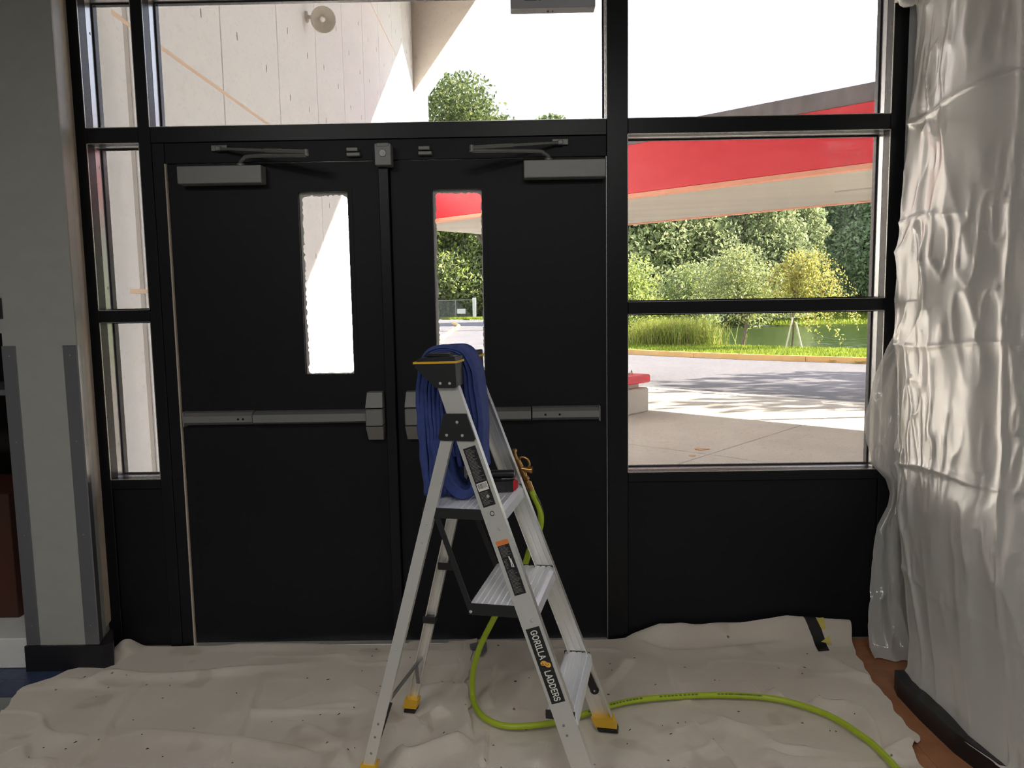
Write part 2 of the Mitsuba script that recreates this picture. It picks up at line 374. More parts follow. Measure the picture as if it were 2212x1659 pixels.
# small base strip and threshold
obj('trim_1', box(XD0, XD1, -0.03, 0.10, -0.002, 0.012, 0.004), 'm_alu')
struct('trim_1', 'metal threshold under the double doors')
obj('trim_2', box(XD0 - 0.0035, XD0 + 0.0035, -0.004, 0.06, 0.0, 2.165, 0.001), 'm_caulk')
struct('trim_2', 'pale unpainted gap strip along the hinge side of the left door')
obj('trim_3', box(XD1 - 0.0005, XD1 + 0.0035, -0.002, 0.06, 0.0, 2.165, 0.001), 'm_steel')
struct('trim_3', 'thin grey gap strip along the hinge side of the right door')

WN = [0]
def window(x0, x1, z0, z1, label, screws=()):
    WN[0] += 1
    k = f'window_{WN[0]}'
    t = 0.004
    struct(k, label)
    obj(k + '__pane', (np.array([[x0 + t, YG, z0 + t], [x1 - t, YG, z0 + t], [x1 - t, YG, z1 - t], [x0 + t, YG, z1 - t]]), np.array([[0, 1, 2], [0, 2, 3]])), 'm_glass')
    ya, yb = 0.0625, 0.1175
    obj(k + '__reveal', box(x0 - 0.012, x0, ya, yb, z0, z1, 0.0005), 'm_reveal')
    obj(k + '__reveal', box(x1, x1 + 0.012, ya, yb, z0, z1, 0.0005), 'm_reveal')
    obj(k + '__reveal', box(x0 - 0.012, x1 + 0.012, ya, yb, z1, z1 + 0.012, 0.0005), 'm_reveal')
    obj(k + '__reveal', box(x0 - 0.012, x1 + 0.012, ya, yb, z0 - 0.012, z0, 0.0005), 'm_reveal')
    g = 0.006
    ring = Polygon([(x0, z0), (x1, z0), (x1, z1), (x0, z1)], [[(x0 + g, z0 + g), (x0 + g, z1 - g), (x1 - g, z1 - g), (x1 - g, z0 + g)]])
    obj(k + '__gasket', prism(ring, 0.006, (0, YG + 0.003, 0), (1, 0, 0), (0, 0, 1)), 'm_gasket')
    # bright bare edge lines of the glazing stop on the room side
    e = 0.0022
    obj(k + '__stop_edge', cat([box(x0 - e, x0 + 0.0006, -0.001, 0.004, z0, z1, 0.0004), box(x1 - 0.0006, x1 + e, -0.001, 0.004, z0, z1, 0.0004),
                                box(x0, x1, -0.001, 0.004, z0 - e, z0 + 0.0006, 0.0004), box(x0, x1, -0.001, 0.004, z1 - 0.0006, z1 + e, 0.0004)]), 'm_bead')
    for z in screws:
        obj(k + '__screw', lathe([(0, 0.003), (0.004, 0.0025), (0.0065, 0)], (x0, 0.092, z), (1, 0, 0), 12), 'm_steel')
        obj(k + '__screw', lathe([(0, 0.003), (0.004, 0.0025), (0.0065, 0)], (x1, 0.092, z), (-1, 0, 0), 12), 'm_steel')
window(XS0, XS1, ZH1, ZT, 'upper pane of the narrow sidelight left of the doors', (2.74,))
window(XS0, XS1, ZM1, ZH0, 'middle pane of the narrow sidelight left of the doors', (1.64, 2.17))
window(XS0, XS1, ZS, ZM0, 'lower pane of the narrow sidelight left of the doors', (0.93,))
window(XT0, XM0 + 0.004, ZH1, ZT, 'wide transom window over the double doors')
window(XM1, XW1, ZH1, ZT, 'upper right window showing white sky and the canopy edge')
window(XM1, XW1, ZM1, ZH0, 'middle right window with the red canopy and trees outside')
window(XM1, XW1, ZS, ZM0, 'lower right window with the driveway and pond outside')

# doors
DY0, DY1 = 0.010, 0.055
def door(k, x0, x1, vx0, vx1, vz0, vz1, label):
    struct(k, label)
    leaf = Polygon([(x0, 0.012), (x1, 0.012), (x1, 2.162), (x0, 2.162)], [[(vx0, vz0), (vx0, vz1), (vx1, vz1), (vx1, vz0)]])
    obj(k + '__leaf', prism(leaf, DY1 - DY0, (0, DY1, 0), (1, 0, 0), (0, 0, 1)), 'm_black_door')
    g = 0.012
    ring = Polygon([(vx0 - 0.02, vz0 - 0.02), (vx1 + 0.02, vz0 - 0.02), (vx1 + 0.02, vz1 + 0.02), (vx0 - 0.02, vz1 + 0.02)], [[(vx0, vz0), (vx0, vz1), (vx1, vz1), (vx1, vz0)]])
    obj(k + '__vision_frame', prism(ring, 0.003, (0, DY0, 0), (1, 0, 0), (0, 0, 1)), 'm_black_door')
    yv = 0.036
    obj(k + '__vision_pane', (np.array([[vx0, yv, vz0], [vx1, yv, vz0], [vx1, yv, vz1], [vx0, yv, vz1]]), np.array([[0, 1, 2], [0, 2, 3]])), 'm_glass')
    # ragged border of old paint left on the glass
    rng = np.random.default_rng(5 if vx0 < -0.6 else 6)
    per = []
    for (ax, az), (bx, bz), w in (((vx0, vz0), (vx1, vz0), 0.004), ((vx1, vz0), (vx1, vz1), 0.006), ((vx1, vz1), (vx0, vz1), 0.014), ((vx0, vz1), (vx0, vz0), 0.012)):
        n = int(math.hypot(bx - ax, bz - az) / 0.004)
        for i in range(n):
            t = i / n
            per.append((ax + (bx - ax) * t, az + (bz - az) * t, w * (0.25 + 1.1 * rng.random())))
    cx, cz = (vx0 + vx1) / 2, (vz0 + vz1) / 2
    inner = [(x + np.sign(cx - x) * min(w, abs(cx - x)) if abs(abs(x - cx) - (vx1 - vx0) / 2) < 1e-6 else x, z + np.sign(cz - z) * w if abs(abs(z - cz) - (vz1 - vz0) / 2) < 1e-6 else z) for x, z, w in per]
    inner = Polygon(inner).buffer(0).buffer(-0.012).buffer(0.012)
    inner = inner if inner.geom_type == 'Polygon' else max(inner.geoms, key=lambda q: q.area)
    res = Polygon([(vx0, vz0), (vx1, vz0), (vx1, vz1), (vx0, vz1)]).difference(inner.intersection(Polygon([(vx0 + 0.001, vz0 + 0.001), (vx1 - 0.001, vz0 + 0.001), (vx1 - 0.001, vz1 - 0.001), (vx0 + 0.001, vz1 - 0.001)])))
    gs = [q for q in getattr(res, 'geoms', [res]) if q.area > 1e-7]
    obj(k + '__paint_residue', cat([prism(q, 0.0006, (0, yv - 0.0008, 0), (1, 0, 0), (0, 0, 1)) for q in gs]), 'm_paint_residue')
    tag(k + '__paint_residue', 'ragged white border of old paint on the glass')
door('door_1', XD0 + 0.004, -0.592, -0.945, -0.729, 1.245, 2.037, 'left leaf of the black double doors with a narrow window')
door('door_2', -0.541, XD1 - 0.0005, -0.362, -0.148, 1.250, 2.038, 'right leaf of the black double doors with a narrow window')
# centre mullion between the leaves
obj('trim_4', cat([box(-0.588, -0.545, -0.022, 0.06, 0.0, 2.14, 0.002), box(-0.620, -0.513, 0.0575, 0.085, 0.0, 2.17, 0.002)]), 'm_black')
struct('trim_4', 'removable black centre post between the two doors with a grey lock fitting on top')
obj('trim_4__lock_fitting', cat([box(-0.594, -0.524, -0.062, 0.0, 2.132, 2.222, 0.003), box(-0.586, -0.532, -0.064, -0.05, 2.208, 2.224, 0.003)]), 'm_hardware')
obj('trim_4__lock_fitting__cylinder', lathe([(0, 0.006), (0.006, 0.006), (0.006, 0.004), (0.014, 0.004), (0.016, 0.0)], (-0.559, -0.062, 2.182), (0, -1, 0), 20), 'm_pushbar')
for x in (-0.722, -0.415):
    k = obj(f'{WF}__strike', cat([box(x, x + 0.058, -0.018, 0.009, 2.181, 2.196, 0.002), box(x + 0.002, x + 0.05, -0.026, 0.009, 2.20, 2.215, 0.002)]), 'm_hardware')

def closer(k, x0, x1, spx, elx, elz, shx):
    c = k + '__closer'
    obj(c, box(x0, x1, -0.058, 0.008, 2.070, 2.144, 0.003), 'm_hardware')
    tag(c, 'grey door closer box')
    arm = spline([(spx, -0.03, 2.146), (spx, -0.032, 2.158), (spx + 0.02 * np.sign(elx - spx), -0.045, 2.172), (spx + 0.06 * np.sign(elx - spx), -0.065, 2.178), (elx, -0.20, elz - 0.012)], 6)
    obj(c + '__arm', cat([tube(arm, 0.008, 8), lathe([(0, 0), (0.017, 0), (0.017, 0.008), (0.012, 0.012), (0, 0.012)], (spx, -0.03, 2.145))]), 'm_hardware', 40)
    mid = P3(elx, -0.20, elz) * 0.55 + P3(shx, -0.012, 2.222) * 0.45
    obj(c + '__rod', cat([tube([(elx, -0.20, elz), mid], 0.0085, 8), tube([mid, (shx, -0.014, 2.222)], 0.006, 8), lathe([(0, -0.014), (0.010, -0.014), (0.010, 0.010), (0, 0.010)], (elx, -0.20, elz), sides=14)]), 'm_hardware', 40)
    obj(c + '__shoe', cat([box(shx - 0.034, shx + 0.034, -0.006, 0.0, 2.214, 2.238, 0.002), box(shx - 0.012, shx + 0.012, -0.024, 0.0, 2.212, 2.232, 0.003)]), 'm_hardware')
closer('door_1', -1.436, -1.077, -1.172, -0.845, 2.165, -1.270)
closer('door_2', 0.034, 0.380, 0.141, -0.175, 2.170, 0.192)

def exit_bar(k, x0, x1, xs, l0, l1, s):
    c = k + '__push_bar'
    prof = Polygon([(0, 1.026), (-0.030, 1.030), (-0.046, 1.042), (-0.046, 1.070), (-0.030, 1.084), (0, 1.088)])
    a, b = (x0, xs - 0.003) if s < 0 else (xs + 0.003, x1)
    obj(c, prism(prof, b - a, (a, DY0, 0), (0, 1, 0), (0, 0, 1)), 'm_pushbar')
    tag(c, 'grey metal push bar across the door')
    pa, pb = (xs + 0.003, l0) if s < 0 else (l1, xs - 0.003)
    prof2 = Polygon([(0, 1.028), (-0.034, 1.030), (-0.056, 1.040), (-0.056, 1.074), (-0.034, 1.084), (0, 1.086)])
    obj(c + '__touch_pad', prism(prof2, pb - pa, (pa, DY0, 0), (0, 1, 0), (0, 0, 1)), 'm_pushbar')
    obj(c + '__end_cap', box((x0 - 0.004) if s < 0 else x1 - 0.002, (x0 + 0.002) if s < 0 else x1 + 0.004, -0.038, DY0, 1.024, 1.090, 0.003), 'm_hardware')
    # latch case in three facets
    case = [hull([(l0, DY0, 1.096), (l1, DY0, 1.096), (l0, -0.062, 1.100), (l1, -0.062, 1.100), (l0 + 0.004, -0.030, 1.164), (l1 - 0.004, -0.030, 1.164), (l0 + 0.004, DY0, 1.166), (l1 - 0.004, DY0, 1.166)]),
            box(l0, l1, -0.066, DY0, 1.020, 1.094, 0.004),
            hull([(l0, DY0, 1.018), (l1, DY0, 1.018), (l0, -0.062, 1.016), (l1, -0.062, 1.016), (l0 + 0.005, -0.030, 0.954), (l1 - 0.005, -0.030, 0.954), (l0 + 0.005, DY0, 0.952), (l1 - 0.005, DY0, 0.952)])]
    obj(c + '__latch_case', cat(case), 'm_hardware')
    for x in ((a + b) / 2 + 0.09 * -s, b - 0.04 if s < 0 else a + 0.12):
        obj(c + '__screw', lathe([(0, 0.0015), (0.004, 0.0012), (0.005, 0)], (x, -0.036, 1.055), (0, -1, 0), 10), 'm_black')
exit_bar('door_1', -1.482, -0.673, -1.175, -0.672, -0.597, -1)
exit_bar('door_2', -0.429, 0.352, 0.054, -0.500, -0.429, 1)

# ------------------------------------------------------------------ outside structure: wing wall, roof, pavement, road, grass, water
A45 = 1.1                                     # outside lines keep x + 1.1 y constant
E1, E2 = P3(0.7399, -0.6727, 0), P3(0.6727, 0.7399, 0)
def st(s, t, z=0.0):
    return E1 * s + E2 * t + P3(0, 0, z)


def slab(key, s0, s1, t0, t1, z0, z1, m, b=0.004):
    bx = box(s0, s1, t0, t1, z0, z1, b)
    M = np.eye(4)
    M[:3, 0], M[:3, 1] = E1, E2
    bx.apply_transform(M)
    return obj(key, bx, m) if key else bx


XW = -2.0
GZ = -0.02
YJ = [0.16, 0.745, 2.08, 3.38, 4.68, 5.95, 7.20, 8.45, 9.75, 11.05, 12.36, 15.0]
ZJ = [GZ, 1.64, 3.02, 5.76, 8.9]
WW = 'wall_outside'
obj(WW, box(XW - 0.3, XW - 0.018, 0.16, 15.0, GZ, 8.9, 0), 'm_joint_dark')
struct(WW, 'long pale concrete wall running away outside, board jointed, half in sun')
for i in range(len(YJ) - 1):
    for j in range(len(ZJ) - 1):
        g0 = 0.028 if i == 1 else 0.007
        g1 = 0.028 if i == 0 else 0.007
        obj(WW + '__panel', box(XW - 0.018, XW, YJ[i] + g0, YJ[i + 1] - g1, ZJ[j] + 0.012, ZJ[j + 1] - 0.012, 0.005), 'm_concrete_wall')
for z in ZJ[1:-1]:
    obj(WW + '__joint_sealant', box(XW - 0.018, XW - 0.004, 0.16, 14.99, z - 0.0125, z + 0.0125, 0.001), 'm_joint_tan')
    tag(scene and WW + '__joint_sealant', 'tan joint sealant between the rows of concrete panels')
obj(WW + '__grey_sealant', box(XW - 0.018, XW - 0.006, 0.745 - 0.027, 0.745 + 0.027, GZ, 8.9, 0.001), 'm_joint_grey')
hol = []
for j, z0 in enumerate((0.5, 1.25, 2.0, 2.6, 3.45, 4.0, 4.6, 5.2, 6.2, 6.8)):
    for y in np.arange(0.45, 12.2, 0.65):
        h_ = lathe([(0, 0.0015), (0.011, 0.0015), (0.014, 0)], (0, 0, 0), (1, 0, 0), 8)
        h_.apply_scale([1, 1, 2.4])
        h_.apply_translation([XW - 0.0002, y, z0 + 0.05 * math.sin(7 * y + j)])
        hol.append(h_)
obj(WW + '__tie_holes', cat(hol), 'm_joint_dark')
tag(WW + '__tie_holes', 'small dark form tie holes in the concrete', kind='stuff')
# the slanted concrete bracket at the wall end, and the roof it carries
nA, nB, nC, nD = P3(-2.0, 12.348, 5.72), P3(-0.55, 11.03, 7.11), P3(-2.0, 15.0, 6.332), P3(0.9, 12.36, 9.1)
fB = P3(-0.39, 13.55, 7.868)
near = [P3(-2.0, 12.348, 5.62), P3(-2.0, 12.348, 5.72), nB, P3(-0.55, 11.03, 8.9), P3(-2.0, 12.348, 8.9)]
far = [P3(-2.0, 15.0, 6.22), P3(-2.0, 15.0, 6.332), P3(-0.39, 13.55, 7.868), P3(-0.39, 13.55, 8.9), P3(-2.0, 15.0, 8.9)]
obj('roof', cat([prism([(-2.0, -0.3), (11.6 + 0.3 * A45, -0.3), (-0.55, 11.045), (-2.0, 12.348)], 1.2, (0, 0, 7.75)), prism([(11.25, 0.0), (11.6, 0.0), (-0.55, 11.045), (-0.55, 10.727)], 0.7, (0, 0, 7.11))]), 'm_bracket')
struct('roof', 'concrete roof overhang above the entrance')
obj('roof__bracket', hull(near[1:] + far[1:]), 'm_bracket')
tag('roof__bracket', 'slanted tan concrete bracket where the roof meets the wall')

# pavement slabs under and in front of the canopy, asphalt drive beyond
obj('pavement', cat([slab(None, -22, 9, -3.0, 9.45, -0.3, GZ - 0.006, None, 0)]), 'm_joint_dark')
struct('pavement', 'concrete pavement outside the entrance, cut into slabs')
for i, s0 in enumerate(np.arange(-13.5, 9.0, 3.0)):
    for t0, t1 in ((-3.0, 1.5), (1.5, 4.5), (4.5, 9.15)):
        slab('pavement__slab', s0 + 0.006, s0 + 3.0 - 0.006, t0 + 0.006, t1 - 0.006, -0.12, GZ, 'm_pavement', 0.006)
slab('pavement__edge', -18, 9, 9.16, 9.42, -0.12, GZ + 0.004, 'm_curb_plain', 0.01)
tag('pavement__edge', 'pale concrete edge strip between pavement and asphalt')
ground = Polygon([tuple(st(-40, 9.43)[:2]), tuple(st(30, 9.43)[:2]), tuple(st(30, 60)[:2]), (60, 140), (-120, 140), tuple(st(-90, 9.43)[:2])])
GR = [st(22, 16.7)[:2], P3(8.3, 15.0), P3(5.81, 17.0), P3(3.29, 19.76), P3(2.1, 23.0), P3(1.5, 30.0), P3(0.6, 48.0), P3(-1.0, 66.0), P3(-3.0, 69.0), P3(-8.6, 76.4), P3(-30, 80.0)]
obj('driveway', prism(Polygon([tuple(st(-95, 9.43)[:2]), tuple(st(24, 9.43)[:2]), tuple(st(24, 17.2)[:2])] + [tuple(q) for q in GR[1:]] + [(-60, 80.0)]), 0.2, (0, 0, GZ - 0.21)), 'm_asphalt')
struct('driveway', 'asphalt drive curving past the entrance')
def curb(key, pts, m, w=0.16, h=0.15, z=GZ - 0.02):
    pts = spline([P3(p[0], p[1], 0) for p in pts], 8)
    L = LineString([tuple(p[:2]) for p in pts])
    # separate curb stones along the line
    n = max(2, int(L.length / 3.0))
    for i in range(n):
        a, b = L.length * i / n + 0.008, L.length * (i + 1) / n - 0.008
        seg = [L.interpolate(d) for d in np.linspace(a, b, 7)]
        if seg[0].y > 60 and m == 'm_curb':
            continue
        q = LineString([(p.x, p.y) for p in seg]).buffer(w / 2, cap_style=2)
        q2 = LineString([(p.x, p.y) for p in seg]).buffer(w / 2 - 0.02, cap_style=2)
        obj(key + '__stone', cat([prism(q, h - 0.02, (0, 0, z)), prism(q2, 0.02, (0, 0, z + h - 0.02))]), m)
curb('curb', [(21.0, 3.7), (14.5, 9.4)] + [tuple(q) for q in GR[1:8]], 'm_curb')
tag('curb', 'yellow painted curb along the grass strip beyond the drive', 'curb')
curb('island_curb', [(-3.2, 22.0), (-3.38, 29.0), (-3.7, 39.0), (-4.1, 50.0), (-5.2, 58)], 'm_curb', 0.2)
tag('island_curb', 'yellow curb line on the drive seen through the right door window', 'curb')

# grass banks with the pond
def hgt(x, y):
    t = (x + A45 * y) / 1.487
    z = np.where(t < 20.4, 0.03, 0.03 - 0.85 * np.clip((t - 20.4) / 5.5, 0, 1))
    inpond = np.clip((x - (4.5 + 0.12 * (y - 25))) / 3.0, 0, 1)
    z = 0.03 + (z - 0.03) * inpond
    far_rise = np.clip((y - 60.0) / 12.0, 0, 1)
    return z * (1 - far_rise) + far_rise * np.where(x > 6, 0.35, 0.03) + 0.0
gpoly = Polygon([(24, 1.2), (8.36, 15.05), (5.87, 17.06), (3.36, 19.82), (2.18, 23.05), (1.58, 30.0), (0.68, 48.0), (-0.95, 66.1), (-2.95, 69.1), (-8.55, 76.5), (-30, 80.1), (-60, 80.0), (-60, 120), (120, 120), (120, -20)])
gx, gy = np.meshgrid(np.concatenate([np.linspace(-60, -10, 26), np.arange(-9.5, 42, 0.45), np.linspace(43, 120, 40)]), np.concatenate([np.arange(-20, 5, 1.5), np.arange(5, 80, 0.45), np.linspace(81, 120, 20)]), indexing='ij')
V = np.stack([gx, gy, hgt(gx, gy)], -1)
I = np.arange(gx.size).reshape(gx.shape)
Q = np.stack([I[:-1, :-1], I[1:, :-1], I[1:, 1:], I[:-1, 1:]], -1).reshape(-1, 4)
import shapely
cen = V.reshape(-1, 3)[Q].mean(1)
inside = shapely.contains_xy(gpoly, cen[:, 0], cen[:, 1])
obj('grass_bank', (V.reshape(-1, 3), Q[inside]), 'm_grass_ground', True)
struct('grass_bank', 'grassy ground around the pond')
obj('pond', (np.array([[2, 16, -0.6], [110, 16, -0.6], [110, 64, -0.6], [2, 64, -0.6]]), np.array([[0, 1, 2], [0, 2, 3]])), 'm_water')
tag('pond', 'small pond with rippled green water beyond the grass strip', 'pond', kind='stuff')

# ------------------------------------------------------------------ vegetation
def leaf_mesh(c, size, rng, col, var=0.35, droop=0.0, elong=1.0):
    n = len(c)
    a = rng.normal(size=(n, 3))
    a[:, 2] -= droop
    a /= np.linalg.norm(a, axis=1, keepdims=True)
    b = np.cross(a, rng.normal(size=(n, 3)))
    b /= np.linalg.norm(b, axis=1, keepdims=True)
    s = size * (0.6 + 0.8 * rng.random((n, 1)))
    v = np.stack([c - a * s * elong, c + b * s * 0.5, c + a * s * elong, c - b * s * 0.5], 1).reshape(-1, 3)
    f = (np.arange(n)[:, None] * 4 + np.array([[0, 1, 2, 3]]))
    base = np.asarray(col)[rng.integers(0, len(col), n)]
    cc = np.clip(base * (1 - var + 2 * var * rng.random((n, 1))), 0, 1)
    return (v, f), np.repeat(cc, 4, axis=0)


GREENS = [(0.38, 0.43, 0.23), (0.30, 0.36, 0.18), (0.45, 0.48, 0.28), (0.25, 0.31, 0.16)]
DARKG = [(0.22, 0.30, 0.17), (0.27, 0.36, 0.20), (0.34, 0.42, 0.23)]
YELL = [(0.60, 0.56, 0.16), (0.52, 0.53, 0.18), (0.42, 0.47, 0.17), (0.62, 0.52, 0.15)]
LIME = [(0.46, 0.54, 0.15), (0.36, 0.45, 0.14), (0.54, 0.58, 0.20)]


def blobs(rng, blob, n):
    w = np.array([b[3] * b[3] * b[4] for b in blob])
    pick = rng.choice(len(blob), n, p=w / w.sum())
    d = rng.normal(size=(n, 3))
    d /= np.linalg.norm(d, axis=1, keepdims=True)
    r = rng.random((n, 1)) ** 0.28
    r *= 0.82 + 0.36 * meshkit.noise(d * 2.5 + pick[:, None] * 7.3, 3)[:, None]
    B = np.array(blob)[pick]
    return B[:, :3] + d * r * np.stack([B[:, 3], B[:, 3], B[:, 4]], 1)


def tree(key, x, y, h, r, label, category='tree', leaf=0.32, n=9000, col=GREENS, seed=0, group=None, z=0.0, low=0.25, trunk=True, droop=0.3, nb=9, lean=0.0):
    rng = np.random.default_rng(1000 + seed)
    blob = []
    for i in range(nb):
        a, q = rng.random() * 6.28, rng.random()
        zz = z + h * (low + (0.92 - low) * ((i + 0.5) / nb))
        rr = r * (0.62 if q < 0.5 else 0.45) * (1.0 - 0.45 * max(0, (i / nb - 0.45)))
        off = r * 0.55 * (1 - 0.6 * (i / nb)) * math.sqrt(rng.random())
        blob.append((x + lean * (i + 0.5) / nb + off * math.cos(a), y + off * math.sin(a), zz, rr, min(rr * 0.8, h * 0.3)))
    k = key
    i = 0
    while k in labels:
        i += 1
        k = f'{key}_{i:03d}'
    c = blobs(rng, blob, n)
    c[:, 2] = np.maximum(c[:, 2], z + 0.05)
    m, cc = leaf_mesh(c, leaf, rng, col, droop=droop)
    obj(k + '__crown', m, 'm_leaf', False, color=cc)
    labels.setdefault(k + '__crown', {'label': 'leafy crown', 'kind': 'stuff'})
    if trunk:
        tr = [tube(spline([(x, y, z - 0.3), (x + 0.04 * r * rng.normal(), y, z + h * 0.3), (x + 0.07 * r * rng.normal(), y + 0.1 * r, z + h * 0.75)], 5), np.linspace(h * 0.024, h * 0.008, 11), 8)]
        for b in blob[1::2]:
            tr.append(tube(spline([(x, y, z + h * 0.25), ((x + b[0]) / 2, (y + b[1]) / 2, (b[2] + z + h * 0.2) / 2), b[:3]], 4), np.linspace(h * 0.012, h * 0.003, 9), 6))
        obj(k + '__trunk', cat(tr), 'm_bark', True)
    tag(k, label, category, group)
    return k


ORD = ['first', 'second', 'third', 'fourth', 'fifth', 'sixth']
G1 = 'dense trees beyond the pond'
for i, (px, d, h, r) in enumerate([(1372, 58, 12, 5.2), (1440, 63, 13.5, 5.6), (1505, 60, 13, 5.2), (1570, 64, 14, 5.6), (1640, 62, 13.2, 5.0), (1690, 69, 12.4, 4.4)]):
    x = (px - 1106) / 1661 * d - 0.009 * d
    tree('oak_tree', x, d - 3.38, h, r, f'{ORD[i]} pale green oak from the left in the row beyond the pond', leaf=0.19, n=26000, seed=i, group=G1, low=0.05, z=0.1, nb=17)
for i, (px, d, h, r) in enumerate([(1775, 80, 14.0, 6.0), (1850, 76, 14.0, 6.5), (1925, 72, 13.5, 6.0)]):
    x = (px - 1106) / 1661 * d - 0.009 * d
    tree('dark_tree', x, d - 3.38, h, r, f'{ORD[i]} dark green tree from the left, beyond the pond at the right window edge', leaf=0.21, n=22000, seed=30 + i, nb=15, col=DARKG, group='dark trees beyond the pond', low=0.1, z=0.2)
G2 = 'trees behind the fence'
for i, (px, d, h, r) in enumerate([(915, 82, 15.5, 6.0), (965, 88, 16, 6.0), (1010, 82, 14.5, 5.5), (1060, 86, 16, 6.0), (1110, 84, 15, 6)]):
    x = (px - 1106) / 1661 * d - 0.009 * d
    tree('roadside_tree', x, d - 3.38, h, r, f'{ORD[i]} vine covered tree from the left behind the distant fence', leaf=0.24, n=16000, seed=50 + i, group=G2, low=0.06, z=0.03, col=LIME[:2] + GREENS)
tree('tall_tree', -0.9, 42.0, 15.0, 4.8, 'tall loose tree rising past the concrete bracket above the door frame', leaf=0.12, n=26000, seed=71, col=[(0.15, 0.20, 0.08), (0.20, 0.25, 0.10), (0.12, 0.16, 0.07), (0.26, 0.29, 0.11)], low=0.42, nb=16, lean=-2.9)
tree('distant_tree', 3.3, 60.0, 17.0, 3.6, 'tree top just showing over the door frame right of the tall tree', leaf=0.16, n=11000, seed=72, low=0.4, col=[(0.15, 0.20, 0.08), (0.20, 0.25, 0.10)])
# trees outside the window's view whose shade falls on the drive
for i, (x, y, h, r, n) in enumerate([(13.4, 9.0, 7.0, 2.0, 420), (15.8, 11.2, 8.6, 2.4, 520), (12.4, 12.6, 5.6, 1.2, 200)]):
    tree('shade_tree', x, y, h, r, f'{ORD[i]} loose tree beside the drive to the right, outside the view', leaf=0.22, n=n, seed=80 + i, group='shade trees beside the drive', low=0.5)

# young staked tree with hanging yellow twigs
def young_tree():
    rng = np.random.default_rng(77)
    k = 'young_tree'
    bx, by = 8.25, 19.9
    tag(k, 'young yellow leaved tree with drooping twigs, staked beside the pond', 'tree')
    obj(k + '__trunk', tube(spline([(bx, by, -0.1), (bx + 0.05, by, 0.8), (bx - 0.02, by, 1.5), (bx + 0.3, by, 2.3)], 6), np.linspace(0.035, 0.012, 19), 8), 'm_bark', True)
    tw, lv = [], []
    for i in range(70):
        a = rng.random() * 6.28
        z0 = 1.3 + 1.2 * rng.random()
        L = 0.5 + 0.9 * rng.random()
        p0 = P3(bx + 0.1, by, z0)
        e = P3(math.cos(a) * L * 0.95 + 0.42, math.sin(a) * L * 0.6, 0)
        top = p0 + e * 0.6 + P3(0, 0, 0.25 + 0.25 * rng.random())
        end = p0 + e * 1.15 + P3(0, 0, -0.35 - 1.0 * rng.random() * (0.3 + 0.7 * (math.cos(a) > 0)))
        c = spline([p0, top, end], 12)
        tw.append(tube(c, np.linspace(0.008, 0.002, len(c)), 4, False))
        pick = c[rng.integers(6, len(c), 90)]
        lv.append(pick + rng.normal(scale=0.07, size=pick.shape))
    obj(k + '__twigs', cat(tw), 'm_bark', True)
    m, cc = leaf_mesh(np.vstack(lv), 0.042, rng, YELL, droop=0.8)
    obj(k + '__foliage', m, 'm_leaf', color=cc)
    labels[k + '__foliage'] = {'label': 'yellow green leaves', 'kind': 'stuff'}
    for j, (x0, x1) in enumerate(((bx - 0.25, bx - 0.02), (bx + 0.30, bx + 0.08))):
        kk = obj('tree_stake', tube([(x0, by - 0.15, -0.1), (x1, by - 0.1, 0.98 - 0.14 * j)], 0.028, 8), 'm_stake')
        tag(kk, ('left' if j == 0 else 'right') + ' pale wooden stake leaning against the young yellow tree', 'stake')
young_tree()
k = tree('slender_tree', 7.2, 21.6, 3.3, 1.5, 'slender grey trunked tree left of the staked yellow tree', leaf=0.05, n=9000, seed=91, col=GREENS + YELL[1:3], low=0.38, nb=16)
tree('shrub', 4.4, 27.5, 3.0, 2.1, 'light green shrub behind the grass clump by the left edge of the window', 'shrub', leaf=0.07, n=15000, seed=92, col=LIME + GREENS[:2], low=0.0, trunk=True, nb=18)
tree('shrub', 7.0, 28.5, 2.9, 2.2, 'olive green shrub between the grass clump and the slender tree', 'shrub', leaf=0.07, n=15000, seed=93, col=GREENS + LIME[:1], low=0.0, nb=18)


def blades(key, pts, h, rng, col, label, w=0.012, lean=0.35, kind='stuff', category='grass'):
    n = len(pts)
    a = rng.random(n) * 6.28
    d = np.stack([np.cos(a), np.sin(a), 0 * a], 1)
    hh = (h * (0.5 + 0.7 * rng.random(n)))[:, None]
    side = np.stack([-d[:, 1], d[:, 0], 0 * a], 1) * w
    ln = lean * hh * rng.random((n, 1)) * d
    v = np.stack([pts - side, pts + side, pts + ln * 0.4 + P3(0, 0, 1) * hh * 0.6 + side * 0.8, pts + ln * 0.4 + P3(0, 0, 1) * hh * 0.6 - side * 0.8, pts + ln + P3(0, 0, 1) * hh], 1).reshape(-1, 3)
    b = np.arange(n)[:, None] * 5
    f = np.vstack([b + np.array([[0, 1, 2]]), b + np.array([[0, 2, 3]]), b + np.array([[3, 2, 4]])])
    cc = np.asarray(col)[rng.integers(0, len(col), n)] * (0.7 + 0.6 * rng.random((n, 1)))
    obj(key, (v, f), 'm_leaf', color=np.repeat(np.clip(cc, 0, 1), 5, axis=0))
    tag(key, label, category, kind=kind)


